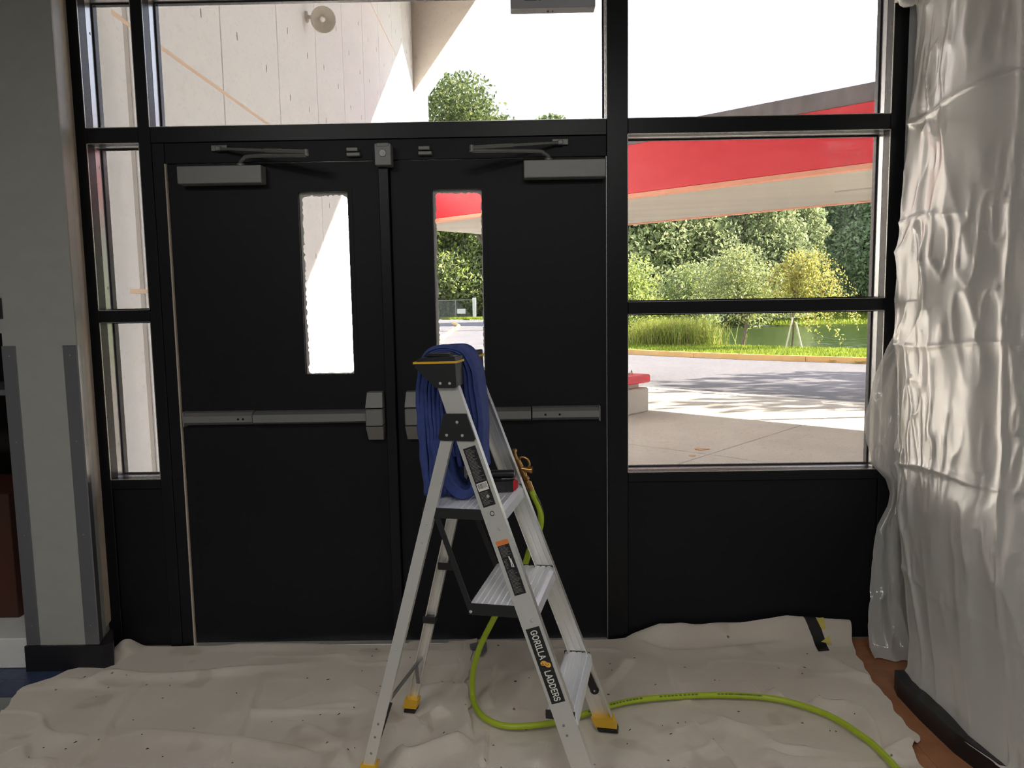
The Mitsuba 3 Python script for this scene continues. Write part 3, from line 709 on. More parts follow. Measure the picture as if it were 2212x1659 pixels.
rng = np.random.default_rng(12)
GRASS = [(0.28, 0.36, 0.05), (0.36, 0.42, 0.07), (0.22, 0.30, 0.05)]
def scatter(n, f):
    out = []
    while sum(map(len, out)) < n:
        q = f(n)
        out.append(q[shapely.contains_xy(gpoly, q[:, 0], q[:, 1])])
    q = np.vstack(out)[:n]
    return np.column_stack([q, hgt(q[:, 0], q[:, 1]) - 0.01])
def strip(n):
    s, t = rng.uniform(-14, 3, n), 16.75 + 5.5 * rng.random(n)
    return (E1[None, :2] * s[:, None] + E2[None, :2] * t[:, None])
blades('strip_grass', scatter(34000, strip), 0.11, rng, GRASS, 'bright green grass on the strip between curb and pond', 0.012, 0.6)
blades('bank_grass', scatter(26000, lambda n: np.column_stack([rng.uniform(2, 45, n), 59.5 + 14 * rng.random(n)])), 0.30, rng, GRASS, 'grass on the far bank of the pond', 0.05, 0.6)
blades('verge_grass', scatter(9000, lambda n: np.column_stack([rng.uniform(-14, -1, n), rng.uniform(66, 79, n)])), 0.22, rng, GRASS, 'grass verge in front of the distant fence', 0.04, 0.6)
cl = rng.normal(size=(5200, 2)) * [0.62, 0.45] + [5.35, 23.2]
blades('grass_clump', np.column_stack([cl, 0 * cl[:, 0] + 0.02]), 0.85, rng, GRASS[:2] + [(0.40, 0.36, 0.16), (0.30, 0.33, 0.10)], 'large ornamental grass clump by the pond at the left of the lower window', 0.010, 0.95, kind='stuff')

# fence far away, with its sign
FX0, FX1, FY = -12.0, -4.4, 75.0
tag('fence', 'distant chain link fence with a pale end post beyond the drive', 'fence')
for x in np.linspace(FX0, FX1 - 1.9, 4):
    obj('fence__post', tube([(x, FY, 0), (x, FY, 1.95)], 0.035, 8), 'm_steel')
obj('fence__end_post', box(FX1 - 0.18, FX1 + 0.18, FY - 0.1, FY + 0.1, 0, 2.15, 0.02), 'm_white')
obj('fence__rail', tube([(FX0, FY, 1.93), (FX1, FY, 1.93)], 0.03, 6), 'm_steel')
wires = []
for i in range(60):
    x = FX0 + (FX1 - FX0) * i / 59
    for s in (-1, 1):
        x2 = min(max(x + s * 1.9, FX0), FX1)
        wires.append(tube([(x, FY, 0.05), (x2, FY, 0.05 + 1.85 * abs(x2 - x) / 1.9)], 0.006, 3, False))
obj('fence__mesh', cat([w for w in wires if w.bounds[1, 2] > 0.1]), 'm_steel')
labels['fence__mesh'] = {'label': 'wire mesh', 'kind': 'stuff'}
k = obj('fence_sign', box(-6.15, -5.3, FY - 0.08, FY - 0.05, 0.55, 1.05, 0.01), 'm_white')
tag(k, 'small blank white sign hanging on the distant fence', 'sign')

# ------------------------------------------------------------------ canopy, planter, wall lamp, light pole
tag('canopy', 'red edged drive canopy crossing the view outside the windows', 'canopy')
S0, S1, T0, T1 = -9.75, 4.6, 10.65 / 1.487, 15.45 / 1.487
HC = 3.05
slab('canopy__soffit', S0, S1, T0 + 0.12, T1, HC, HC + 0.12, 'm_soffit', 0.004)
slab('canopy__fascia', S0, S1, T0, T0 + 0.12, HC + 0.065, HC + 0.765, 'm_red', 0.006)
slab('canopy__lip', S0, S1, T0 - 0.015, T0 + 0.118, HC, HC + 0.062, 'm_lip', 0.004)
tag('canopy__lip', 'pinkish edge strip under the red fascia')
slab('canopy__far_edge', S0, S1, T1 - 0.10, T1 + 0.02, HC - 0.02, HC + 0.70, 'm_lip', 0.004)
slab('canopy__coping', S0, S1, T0 + 0.02, T0 + 0.16, HC + 0.767, HC + 0.985, 'm_coping', 0.006)
tag('canopy__coping', 'grey metal coping band')
slab('canopy__deck', S0, S1, T0 + 0.16, T1, HC + 0.60, HC + 0.72, 'm_coping', 0.004)
bx = slab(None, -1.9, -0.72, 8.82, 9.42, HC - 0.02, HC + 0.01, None, 0.004)
obj('canopy__ceiling_panel', bx, 'm_soffit')
tag('canopy__ceiling_panel', 'flat light panel set in the canopy underside')
for s in (-6.0, 3.9):
    p = st(s, 8.9)
    kk = obj('canopy__column', box(p[0] - 0.14, p[0] + 0.14, p[1] - 0.14, p[1] + 0.14, GZ, HC, 0.01), 'm_soffit')
for j, (x, y, w, a) in enumerate(((1.92, 4.62, 0.16, 0.3), (1.74, 4.28, 0.07, 1.2))):
    rl = np.random.default_rng(60 + j)
    ang = np.arange(11) * 2 * np.pi / 11
    rr = w / 2 * (0.7 + 0.5 * rl.random(11))
    kk = obj('fallen_leaf', prism([(x + r_ * math.cos(q + a), y + 0.7 * r_ * math.sin(q + a)) for r_, q in zip(rr, ang)], 0.006, (0, 0, GZ)), 'm_dry_leaf')
    tag(kk, ('larger' if j == 0 else 'smaller') + ' dry brown leaf lying on the shaded pavement outside the lower window', 'leaf')
# planter: its far right corner shows in the lower window
tag('planter', 'low concrete planter with a red cap outside the lower window', 'planter')
pc = P3(1.84, 7.46, 0)
ea, eb = P3(-0.6727, -0.7399, 0), P3(-0.7399, 0.6727, 0)
def pbox(a0, a1, b0, b1, z0, z1, b):
    m = box(a0, a1, b0, b1, z0, z1, b)
    M = np.eye(4)
    M[:3, 0], M[:3, 1], M[:3, 3] = ea, -eb, pc
    m.apply_transform(M)
    return m
obj('planter__body', cat([pbox(0.0, 1.3, -1.3, 0.0, GZ, 0.33, 0.02), pbox(0.10, 1.2, -1.2, -0.10, 0.33, 0.40, 0.01)]), 'm_curb_plain')
obj('planter__cap', pbox(-0.02, 1.32, -1.32, 0.02, 0.40, 0.515, 0.02), 'm_red')
tag('planter__cap', 'red cap')
pl = np.random.default_rng(8)
q = pc + np.outer(0.15 + 0.9 * pl.random(500), ea) + np.outer(0.15 + 0.9 * pl.random(500), eb) + P3(0, 0, 0.52)
m, cc = leaf_mesh(q + pl.normal(scale=0.02, size=q.shape), 0.03, pl, GREENS)
obj('planter__plants', m, 'm_leaf', color=cc)
labels['planter__plants'] = {'label': 'low green plants', 'kind': 'stuff'}

tag('wall_lamp', 'round bell shaped floodlight on the concrete wall outside', 'lamp')
lc, ld = P3(-1.83, 4.30, 4.28), P3(0.38, -0.90, -0.42)
ld /= np.linalg.norm(ld)
obj('wall_lamp__bracket', cat([tube([(-2.0, 4.35, 4.32), (-1.93, 4.36, 4.32), lc - ld * 0.06], 0.018, 8), lathe([(0, 0.02), (0.05, 0.018), (0.055, 0)], (-2.0, 4.35, 4.32), (1, 0, 0), 16)]), 'm_soffit', 40)
obj('wall_lamp__housing', lathe([(0.0, -0.11), (0.04, -0.105), (0.062, -0.06), (0.075, 0.0), (0.115, 0.055), (0.12, 0.06), (0.112, 0.062), (0.07, 0.02), (0.03, 0.005), (0, 0.005)], lc, ld, 28), 'm_soffit', 35)
obj('wall_lamp__bulb', lathe([(0, 0.045), (0.02, 0.04), (0.028, 0.02), (0.022, 0.004), (0, 0.004)], lc, ld, 18), 'm_white', 40)
k = obj('light_pole', cat([tube([(9.0, 6.95, GZ), (9.0, 6.95, 4.1)], 0.045, 10), lathe([(0, 0.35), (0.11, 0.3), (0.12, 0)], (9.0, 6.95, GZ), (0, 0, 1), 16)]), 'm_steel', 40)
tag(k, 'thin metal light pole beside the drive, outside the view', 'pole')

# ------------------------------------------------------------------ step ladder (local v: forwards to the right, u: across away from the viewer)
TH = math.radians(78.5)
LO, LU, LV = P3(-0.097, -0.884, 0.012), P3(math.cos(TH), math.sin(TH), 0), P3(math.sin(TH), -math.cos(TH), 0)
LM = np.eye(4)
LM[:3, 0], LM[:3, 1], LM[:3, 3] = LV, LU, LO - P3(0, 0, 0.012)


def L(m):
    m = m.copy()
    m.apply_transform(LM)
    return m


def Lp(v, u, z):
    return LO - P3(0, 0, 0.012) + LV * v + LU * u + P3(0, 0, z)


FV = lambda z: 0.3665 - 0.3562 * z
RV = lambda z: -0.3895 + 0.2580 * z
UU = lambda z: 0.2268 - 0.0528 * z
LAD = 'step_ladder'
tag(LAD, 'aluminium step ladder with black caps and yellow feet standing on the drop cloths', 'ladder')


def channel(vf, z0, z1, side, w, fl, t=0.0026, ribs=0):
    """A C channel rail between heights z0 and z1; its web is on the outer side and its flanges point inwards."""
    p0, p1 = P3(vf(z0), side * UU(z0), z0), P3(vf(z1), side * UU(z1), z1)
    a = (p1 - p0) / np.linalg.norm(p1 - p0)
    o = P3(0, side, 0)
    o = o - a * np.dot(o, a)
    o /= np.linalg.norm(o)
    wd = np.cross(o, a) * side
    wd /= np.linalg.norm(wd)
    h = w / 2
    pts = [(-h, 0), (h, 0), (h, -fl), (h - t, -fl), (h - t, -t)]
    for r in range(ribs):
        c = h - w * (r + 1) / (ribs + 1)
        pts += [(c + 0.002, -t), (c + 0.001, -t - 0.002), (c - 0.001, -t - 0.002), (c - 0.002, -t)]
    pts += [(-h + t, -t), (-h + t, -fl), (-h, -fl)]
    poly = Polygon(pts)
    m = trimesh.creation.extrude_polygon(poly, np.linalg.norm(p1 - p0), engine='earcut')
    M = np.eye(4)
    M[:3, 0], M[:3, 1], M[:3, 2], M[:3, 3] = wd, o, a, p0
    m.apply_transform(M)
    return m


def facing(side, z, vf):
    """Frame on a rail's outer face: along-rail (downwards), across (to the right), outward."""
    a = P3(vf(0) - vf(1), side * (UU(0) - UU(1)), -1)
    a /= np.linalg.norm(a)
    o = P3(0, side, 0)
    o = o - a * np.dot(o, a)
    o /= np.linalg.norm(o)
    return a, o


for side in (-1, 1):
    obj(LAD + '__front_rail', L(channel(FV, 0.035, 1.30, side, 0.064, 0.026, ribs=2)), 'm_alu')
for side in (-1, 1):
    obj(LAD + '__rear_leg', L(channel(RV, 0.035, 1.15, side, 0.037, 0.022, ribs=2)), 'm_alu')


def foot(vf, side, w):
    def ring(z, v0, v1, u0, u1):
        c = vf(max(z, 0))
        u = side * UU(z)
        return [(c + v0, u + side * u0, z), (c + v1, u + side * u0, z), (c + v0, u + side * u1, z), (c + v1, u + side * u1, z)]
    h = w / 2
    k = obj(LAD + '__foot', L(hull(ring(0.062, -h - 0.006, h + 0.006, 0.005, -0.034) + ring(0.026, -h - 0.004, h + 0.007, 0.006, -0.035) + ring(0.018, -h + 0.008, h - 0.004, 0.006, -0.035))), 'm_yellow')
    obj(k + '__sole', L(hull(ring(0.026, -h + 0.002, h + 0.006, 0.0065, -0.0355) + ring(0.020, -h + 0.001, h + 0.007, 0.0065, -0.0355) + ring(0.010, -h + 0.003, h + 0.006, 0.0065, -0.0355))), 'm_plastic_black')
    a, o = facing(side, 0.04, vf)
    obj(k + '__rivet', L(lathe([(0, 0.002), (0.004, 0.0015), (0.006, 0)], P3(vf(0.043), side * (UU(0.043) + 0.0055), 0.043), o, 12)), 'm_hardware')
    if labels.get(k) is None:
        tag(k, 'yellow rubber foot with black sole')
for side in (-1, 1):
    foot(FV, side, 0.066)
for side in (-1, 1):
    foot(RV, side, 0.040)


def rivet(v, u, z, side, r=0.006, key=LAD + '__rivet', m='m_rivet'):
    obj(key, L(lathe([(0, 0.0035), (r * 0.6, 0.003), (r, 0.0)], P3(v, u, z), (0, side, 0), 12)), m)


# treads: ribbed top, front lip, black end caps
def tread(v0, v1, z, drop, th, name):
    u = UU(z) - 0.004
    n = max(4, int((v1 - v0) / 0.0195))
    top = []
    for i in range(n):
        a = v0 + (v1 - v0) * i / n
        s = (v1 - v0) / n
        top += [(a + s * 0.06, z - 0.0025), (a + s * 0.16, z), (a + s * 0.80, z), (a + s * 0.90, z - 0.0025)]
    prof = [(v0, z - th)] + [(v0, z - 0.0025)] + top + [(v1, z - 0.001), (v1 + 0.010, z - 0.010), (v1 + 0.014, z - drop), (v1 + 0.010, z - drop), (v1 + 0.006, z - 0.014), (v1 - 0.002, z - 0.006), (v0 + 0.004, z - 0.006), (v0 + 0.004, z - th)]
    m = prism(Polygon(prof).buffer(0), 2 * u, (0, u, 0), (1, 0, 0), (0, 0, 1))
    k = obj(LAD + '__' + name, L(m), 'm_alu_bright')
    for side in (-1, 1):
        a, b = side * (u - 0.003), side * (u + 0.001)
        obj(k + '__end_cap', L(box(v0 - 0.004, v1 + 0.004, min(a, b), max(a, b), z - th - 0.002, z + 0.001, 0.001)), 'm_plastic_black')
    return k
k1 = tread(0.213, 0.296, 0.297, 0.040, 0.026, 'tread')
k2 = tread(-0.030, 0.170, 0.614, 0.042, 0.034, 'tread')
k3 = tread(-0.178, 0.066, 0.910, 0.040, 0.030, 'platform')
for side in (-1, 1):
    # links from platform to middle tread, and the gussets under the lowest tread
    obj(LAD + '__link', L(bar((-0.140, side * 0.170, 0.892), (-0.026, side * 0.186, 0.588), 0.004, 0.018, (1, 0, 0.35))), 'm_plastic_black')
    rivet(-0.027, side * 0.1905, 0.588, side)
    obj(LAD + '__gusset', L(cat([bar((0.262, side * 0.207, 0.285), (0.315, side * 0.212, 0.155), 0.004, 0.028, (1, 0, 0.35)), lathe([(0, -0.004), (0.016, -0.004), (0.016, 0), (0, 0)], (0.316, side * 0.214, 0.152), (0, -side, 0), 16)])), 'm_plastic_black')
    rivet(0.316, side * 0.209, 0.152, -side, 0.004)
# hinge plates between front rails and rear legs
for side in (-1, 1):
    u = side * (UU(1.17) + 0.0012)
    plate = Polygon([(-0.103, 1.207), (-0.033, 1.208), (-0.007, 1.133), (-0.011, 1.127), (-0.117, 1.127), (-0.122, 1.134)]).buffer(-0.002).buffer(0.004)
    m = prism(plate, 0.008, (0, u + (0 if side < 0 else 0.008), 0), (1, 0, 0), (0, 0, 1))
    obj(LAD + '__hinge_plate', L(m), 'm_plastic_black')
    for v, z in ((-0.062, 1.183), (-0.096, 1.142), (-0.046, 1.142)):
        rivet(v, u + side * 0.008, z, side, 0.005)
# top cap
cap = Polygon([(-0.193, 1.352), (-0.184, 1.377), (-0.176, 1.381), (-0.070, 1.387), (-0.064, 1.385), (-0.060, 1.293), (-0.066, 1.289), (-0.127, 1.289)]).buffer(-0.003).buffer(0.003)
obj(LAD + '__top_cap', L(cat([prism(cap, 0.085, (0, -0.09, 0), (1, 0, 0), (0, 0, 1)), prism(cap, 0.085, (0, 0.175, 0), (1, 0, 0), (0, 0, 1)),
                              prism(Polygon([(-0.185, 1.345), (-0.178, 1.368), (-0.068, 1.374), (-0.066, 1.330)]), 0.20, (0, 0.10, 0), (1, 0, 0), (0, 0, 1)),
                              box(-0.160, -0.085, -0.165, -0.10, 1.384, 1.394, 0.003)])), 'm_plastic_black')
strap = Polygon(cap.buffer(0.003).exterior)
for u in (-0.176, 0.094):
    ring = cap.buffer(0.004)
for u0, u1 in ((-0.178, -0.088), (0.088, 0.178)):
    pts = [(-0.196, u0, 1.3655), (-0.196, u1, 1.3655), (-0.060, u1, 1.3685), (-0.060, u0, 1.3685)]
    obj(LAD + '__yellow_trim', L(cat([bar(pts[i], pts[(i + 1) % 4], 0.004, 0.007, (0, 0, 1)) for i in (0, 1, 2, 3)])), 'm_yellow')
for v in (-0.112, -0.082):
    rivet(v, -0.1755, 1.303, -1, 0.005)
for v, z in ((RV(0.86) + 0.002, 0.86), (RV(0.80) + 0.002, 0.80), (RV(0.45), 0.45)):
    rivet(v, -UU(z) - 0.0005, z, -1, 0.004)
for z in (0.20, 0.155, 0.03 + 0.07):
    rivet(RV(z), -UU(z) - 0.0005, z, -1, 0.004, m='m_hardware')
for z in (0.955, 0.855, 0.575):
    rivet(FV(z) + 0.006, -UU(z) - 0.0005, z, -1, 0.006)
for z in (0.255, 0.225):
    rivet(FV(z) - 0.01, -UU(z) - 0.0005, z, -1, 0.004, m='m_hardware')
# rear brace rod, clips on the far rear leg
obj(LAD + '__rear_brace', L(bar((RV(0.25) + 0.006, -0.212, 0.255), (RV(0.216), 0.214, 0.222), 0.012, 0.006, (1, 0, 0.3))), 'm_steel')
obj(LAD + '__leg_clip', L(box(RV(0.385) - 0.024, RV(0.385) + 0.024, UU(0.385) - 0.028, UU(0.385) + 0.003, 0.372, 0.398, 0.002)), 'm_plastic_black')
obj(LAD + '__leg_clip', L(cat([box(RV(0.6) - 0.012, RV(0.6) + 0.05, UU(0.6) - 0.030, UU(0.6) - 0.025, 0.585, 0.612, 0.002)])), 'm_plastic_black')
obj(LAD + '__leg_strap', L(bar((RV(0.20) - 0.01, UU(0.2) - 0.03, 0.205), (RV(0.135) + 0.012, UU(0.13) - 0.03, 0.13), 0.003, 0.014, (1, 0, 0))), 'm_guard')
obj(LAD + '__leg_strap', L(bar((RV(0.27) + 0.022, -UU(0.27) + 0.01, 0.27), (RV(0.06) + 0.02, -UU(0.06) + 0.008, 0.10), 0.004, 0.012, (1, 0, 0))), 'm_plastic_black')


# labels on the near front rail: x runs down the rail, y to the right
def sticker(key, z0, z1, wd, off, m, lift=0.0009, parent=LAD):
    a, o = facing(-1, z0, FV)
    x = a
    y = np.cross(o, x)
    if y[0] < 0:
        y = -y
    org = P3(FV(z0), -UU(z0), z0) + o * lift
    ln = (z0 - z1) / abs(a[2])
    return org, x, y, o, ln


def on_rail(z0, m2):
    """A mesh modelled in x (down the rail), y (across, to the right), z (outwards) placed on the near rail at height z0."""
    org, x, y, o, _ = sticker('', z0, z0 - 0.1, 0, 0, '')
    M = np.eye(4)
    M[:3, 0], M[:3, 1], M[:3, 2], M[:3, 3] = x, y, o, org
    m2 = m2.copy()
    m2.apply_transform(M)
    return L(m2)


def rail_len(z0, z1):
    return (z0 - z1) * math.sqrt(1 + 0.3562 ** 2 + 0.0528 ** 2)


lr = np.random.default_rng(3)
def print_lines(x0, x1, y0, y1, step, thick):
    ms = []
    x = x0
    while x < x1:
        l = (y1 - y0) * (0.55 + 0.45 * lr.random())
        ms.append(box(x, x + thick, y0, y0 + l, 0.0005, 0.0008, 0))
        x += step
    return ms


# caution label with bar code
z = 1.105
n1 = rail_len(1.105, 0.925)
k = obj(LAD + '__caution_label', on_rail(z, box(0, n1, -0.020, 0.021, 0.0, 0.0005, 0)), 'm_label_black')
tag(k, 'narrow black caution label with a white bar code')
obj(k + '__print', on_rail(z, cat(print_lines(0.006, n1 * 0.58, -0.016, 0.017, 0.0042, 0.0018) + print_lines(n1 * 0.76, n1 - 0.006, -0.016, 0.017, 0.0042, 0.0018))), 'm_label_print')
labels[k + '__print'] = {'label': 'rows of tiny grey print', 'kind': 'stuff'}
obj(k + '__bar_code', on_rail(z, cat([box(n1 * 0.60, n1 * 0.735, -0.017, 0.018, 0.0005, 0.0008, 0)])), 'm_label_white')
bars, y = [], -0.014
while y < 0.015:
    w = 0.0006 + 0.0012 * lr.random()
    bars.append(box(n1 * 0.615, n1 * 0.70, y, y + w, 0.0008, 0.001, 0))
    y += w + 0.0007 + 0.0010 * lr.random()
obj(k + '__bar_code__bars', on_rail(z, cat(bars)), 'm_label_black')
obj(LAD + '__round_mark', on_rail(0.902, prism(Point(0.0, 0.0).buffer(0.0075).difference(Point(0, 0).buffer(0.0058)), 0.0005)), 'm_label_black')
# warning label with orange head
z = 0.820
n2 = rail_len(0.820, 0.655)
k = obj(LAD + '__warning_label', on_rail(z, box(0.014, n2, -0.019, 0.019, 0.0, 0.0005, 0)), 'm_label_black')
tag(k, 'narrow black warning label with an orange head')
obj(k + '__orange_head', on_rail(z, box(0.0, 0.015, -0.020, 0.020, 0.0, 0.0006, 0)), 'm_label_orange')
obj(k + '__print', on_rail(z, cat(print_lines(0.018, n2 * 0.30, -0.015, 0.016, 0.0040, 0.0016) + print_lines(n2 * 0.34, n2 * 0.5, -0.015, -0.004, 0.004, 0.0016) + print_lines(n2 * 0.54, n2 - 0.006, -0.015, 0.016, 0.0040, 0.0016))), 'm_label_print')
labels[k + '__print'] = {'label': 'rows of tiny grey print', 'kind': 'stuff'}
fig = [box(n2 * 0.30, n2 * 0.36, 0.003, 0.007, 0.0005, 0.0009, 0), box(n2 * 0.35, n2 * 0.45, 0.004, 0.010, 0.0005, 0.0009, 0), box(n2 * 0.44, n2 * 0.50, 0.003, 0.006, 0.0005, 0.0009, 0), box(n2 * 0.44, n2 * 0.51, 0.008, 0.011, 0.0005, 0.0009, 0)]
obj(k + '__figure', on_rail(z, cat(fig)), 'm_label_white')
# name label, letters read down the rail
z = 0.553
n3 = rail_len(0.553, 0.326)
k = obj(LAD + '__name_label', on_rail(z, box(0, n3, -0.022, 0.022, 0.0, 0.0005, 0)), 'm_label_black')
tag(k, 'black label with white lettering reading down the rail and an orange emblem')


def word(text, x0, x1, hgt_=0.0205):
    t = meshkit.text_mesh(text, hgt_, 0.0005, True)
    b = t.bounds
    t.apply_translation(-P3(b[0][0], (b[0][1] + b[1][1]) / 2, 0))
    t.apply_scale([(x1 - x0) / (b[1][0] - b[0][0]), 1, 1])
    t.apply_translation(P3(x0, 0, 0.0005))
    return t


obj(k + '__lettering', on_rail(z, word('GORILLA', n3 * 0.035, n3 * 0.42)), 'm_label_white')
obj(k + '__lettering', on_rail(z, word('LADDERS', n3 * 0.575, n3 * 0.975)), 'm_label_white')
em = Polygon([(0.000, -0.008), (0.004, -0.013), (0.010, -0.013), (0.013, -0.008), (0.013, -0.003), (0.020, 0.002), (0.023, 0.008), (0.021, 0.014), (0.015, 0.016), (0.010, 0.013), (0.008, 0.006), (0.004, 0.004), (0.001, 0.000)]).buffer(0.001)
for cut in (LineString([(0.003, -0.009), (0.010, -0.005)]), LineString([(0.006, 0.001), (0.013, 0.001), (0.018, 0.005)]), LineString([(0.012, 0.009), (0.017, 0.007)]), LineString([(0.010, -0.013), (0.010, -0.006)])):
    em = em.difference(cut.buffer(0.0007))
obj(k + '__emblem', on_rail(z, cat([prism(affinity.translate(q, n3 * 0.44, 0.001), 0.0005, (0, 0, 0.0005)) for q in getattr(em, 'geoms', [em])])), 'm_emblem')
tag(k + '__emblem', 'orange emblem between the two words')

# ------------------------------------------------------------------ things on the ladder
def ribbon(path, widths, thick, ribs, rng, amp=0.006, sides=40):
    """A folded cloth hank: a wide flat section with ribs, swept along path (local v, u, z), u being its width direction."""
    p = spline(path, 10)
    n = len(p)
    t = np.gradient(p, axis=0)
    t /= np.linalg.norm(t, axis=1, keepdims=True)
    wv = np.interp(np.linspace(0, 1, n), np.linspace(0, 1, len(widths)), widths)
    th = np.interp(np.linspace(0, 1, n), np.linspace(0, 1, len(thick)), thick)
    ph = rng.random(6) * 6.28
    V = []
    for i in range(n):
        u = P3(0, 1, 0) - t[i] * t[i][1]
        u /= np.linalg.norm(u)
        nn = np.cross(t[i], u)
        a = np.arange(sides) * 2 * np.pi / sides
        x = np.sign(np.cos(a)) * np.abs(np.cos(a)) ** 0.6
        y = np.sign(np.sin(a)) * np.abs(np.sin(a)) ** 0.5
        s = i / n
        rib = amp * (np.sin(x * ribs * 3.1 + ph[0] + 1.2 * math.sin(3 * s + ph[1])) + 0.6 * np.sin(x * ribs * 5.3 + ph[2] + 2.0 * math.sin(2.2 * s + ph[3])))
        V.append(p[i] + np.outer(x * wv[i] * (1 + 0.05 * math.sin(9 * s + ph[4])), u) + np.outer(y * th[i] + np.sign(np.sin(a) + 1e-9) * rib * np.minimum(1, 2.5 * np.abs(np.sin(a))), nn))
    V = np.vstack(V)
    k = np.arange(sides)
    F = []
    for i in range(n - 1):
        a, b = i * sides + k, i * sides + (k + 1) % sides
        F += [np.stack([a, b, b + sides], 1), np.stack([a, b + sides, a + sides], 1)]
    V = np.vstack([V, V[:sides].mean(0), V[-sides:].mean(0)])
    m = len(V)
    F += [np.stack([(k + 1) % sides, k, k * 0 + m - 2], 1), np.stack([(n - 1) * sides + k, (n - 1) * sides + (k + 1) % sides, k * 0 + m - 1], 1)]
    mm = trimesh.Trimesh(V, np.vstack(F), process=False)
    mm.vertices = mm.vertices + 0.006 * (meshkit.noise(V * 22)[:, None] - 0.5) * np.array([1, 0.6, 1])
    return mm


tr = np.random.default_rng(21)
layers = []
NL = 8
for i in range(NL):
    f = i / (NL - 1)
    vl, vr, zt = -0.128 - 0.094 * f, -0.128 + 0.098 * f, 1.366 + 0.036 * f
    zb, zr = 0.918 + 0.02 * tr.random(), 1.00 + 0.10 * tr.random() * (1 - f) + 0.01
    j = lambda a=0.006: a * (tr.random() - 0.5) * 2
    vm = -0.128
    layers.append(ribbon([(vl + 0.010 + j(), j(), zb), (vl + 0.002 + j(), j(), 1.05), (vl + j(0.003), j(), 1.20), (vl + 0.006 + j(0.002), 0, 1.30), (vl * 0.8 + vm * 0.2 + 0.004, 0, 1.352 + 0.018 * f), (vl * 0.4 + vm * 0.6, 0, zt - 0.002),
                          (vr * 0.4 + vm * 0.6, 0, zt), (vr * 0.8 + vm * 0.2, 0, 1.345 + 0.018 * f), (vr - 0.003 + j(0.002), 0, 1.29), (vr + 0.004 + j(0.003), j(), 1.19), (vr + 0.010 * f + j(0.004), j(), 1.09), (vr + 0.02 * f + j(), j(), zr)],
                         [0.055 + 0.02 * tr.random(), 0.070, 0.078, 0.080 + 0.008 * tr.random(), 0.082, 0.080, 0.072, 0.060, 0.045], [0.010, 0.0105, 0.0095, 0.0075, 0.0055, 0.0055, 0.0080, 0.0095, 0.007], 2.6, tr, 0.0028, 36))
over, over2 = cat(layers[:4]), cat(layers[4:])
loop = ribbon([(-0.16, -0.02, 1.12), (-0.145, -0.03, 1.02), (-0.110, -0.03, 0.955), (-0.075, -0.02, 0.935), (-0.05, 0.0, 0.965), (-0.045, 0.02, 1.03), (-0.05, 0.03, 1.12)], [0.05, 0.06, 0.06, 0.055, 0.05, 0.05, 0.04], [0.018, 0.02, 0.018, 0.018, 0.018, 0.018, 0.014], 2.4, tr, 0.006, 40)
k = obj('blue_cloth', L(cat([over, over2, loop])), 'm_towel', True)
tag(k, 'bundle of folded blue cloth draped over the top of the step ladder', 'cloth')

# hand tools on the platform
kt = 'hand_tool'
tag(kt, 'black tool grip with a chrome collar lying on the other tool', 'tool')
obj(kt + '__grip', L(lathe([(0, 0), (0.011, 0.0), (0.0145, 0.004), (0.0145, 0.074), (0.012, 0.083), (0.010, 0.086), (0, 0.086)], (-0.020, 0.075, 0.966), (1, 0.10, 0.02), 20)), 'm_plastic_black', 40)
obj(kt + '__collar', L(lathe([(0, -0.020), (0.006, -0.020), (0.008, -0.012), (0.012, -0.006), (0.0135, 0.004), (0, 0.004)], (-0.020, 0.075, 0.966), (1, 0.10, 0.02), 20)), 'm_rivet', 40)
obj(kt + '__end_ring', L(lathe([(0.0, 0.080), (0.0125, 0.080), (0.0125, 0.084), (0.0, 0.084)], (-0.0185, 0.075, 0.966), (1, 0.10, 0.02), 20)), 'm_hardware', 40)
kt = 'hand_tool_001'
tag(kt, 'flat black tool with a red tip and red end cap lying on the ladder platform', 'tool')
obj(kt + '__handle', L(hull([(-0.06, 0.02, 0.914), (-0.06, 0.052, 0.914), (-0.06, 0.02, 0.930), (-0.06, 0.052, 0.930), (0.062, 0.055, 0.914), (0.062, 0.092, 0.914), (0.062, 0.055, 0.950), (0.062, 0.092, 0.950), (0.0, 0.036, 0.948), (0.0, 0.074, 0.948)])), 'm_plastic_black')
obj(kt + '__end_cap', L(hull([(0.062, 0.056, 0.915), (0.062, 0.091, 0.915), (0.062, 0.056, 0.949), (0.062, 0.091, 0.949), (0.072, 0.060, 0.920), (0.072, 0.090, 0.920), (0.072, 0.060, 0.944), (0.072, 0.090, 0.944)])), 'm_red_plastic')
obj(kt + '__tip', L(hull([(-0.060, 0.020, 0.914), (-0.060, 0.050, 0.914), (-0.060, 0.022, 0.928), (-0.060, 0.048, 0.928), (-0.094, 0.000, 0.912), (-0.090, 0.018, 0.912), (-0.092, 0.004, 0.920)])), 'm_red_plastic')

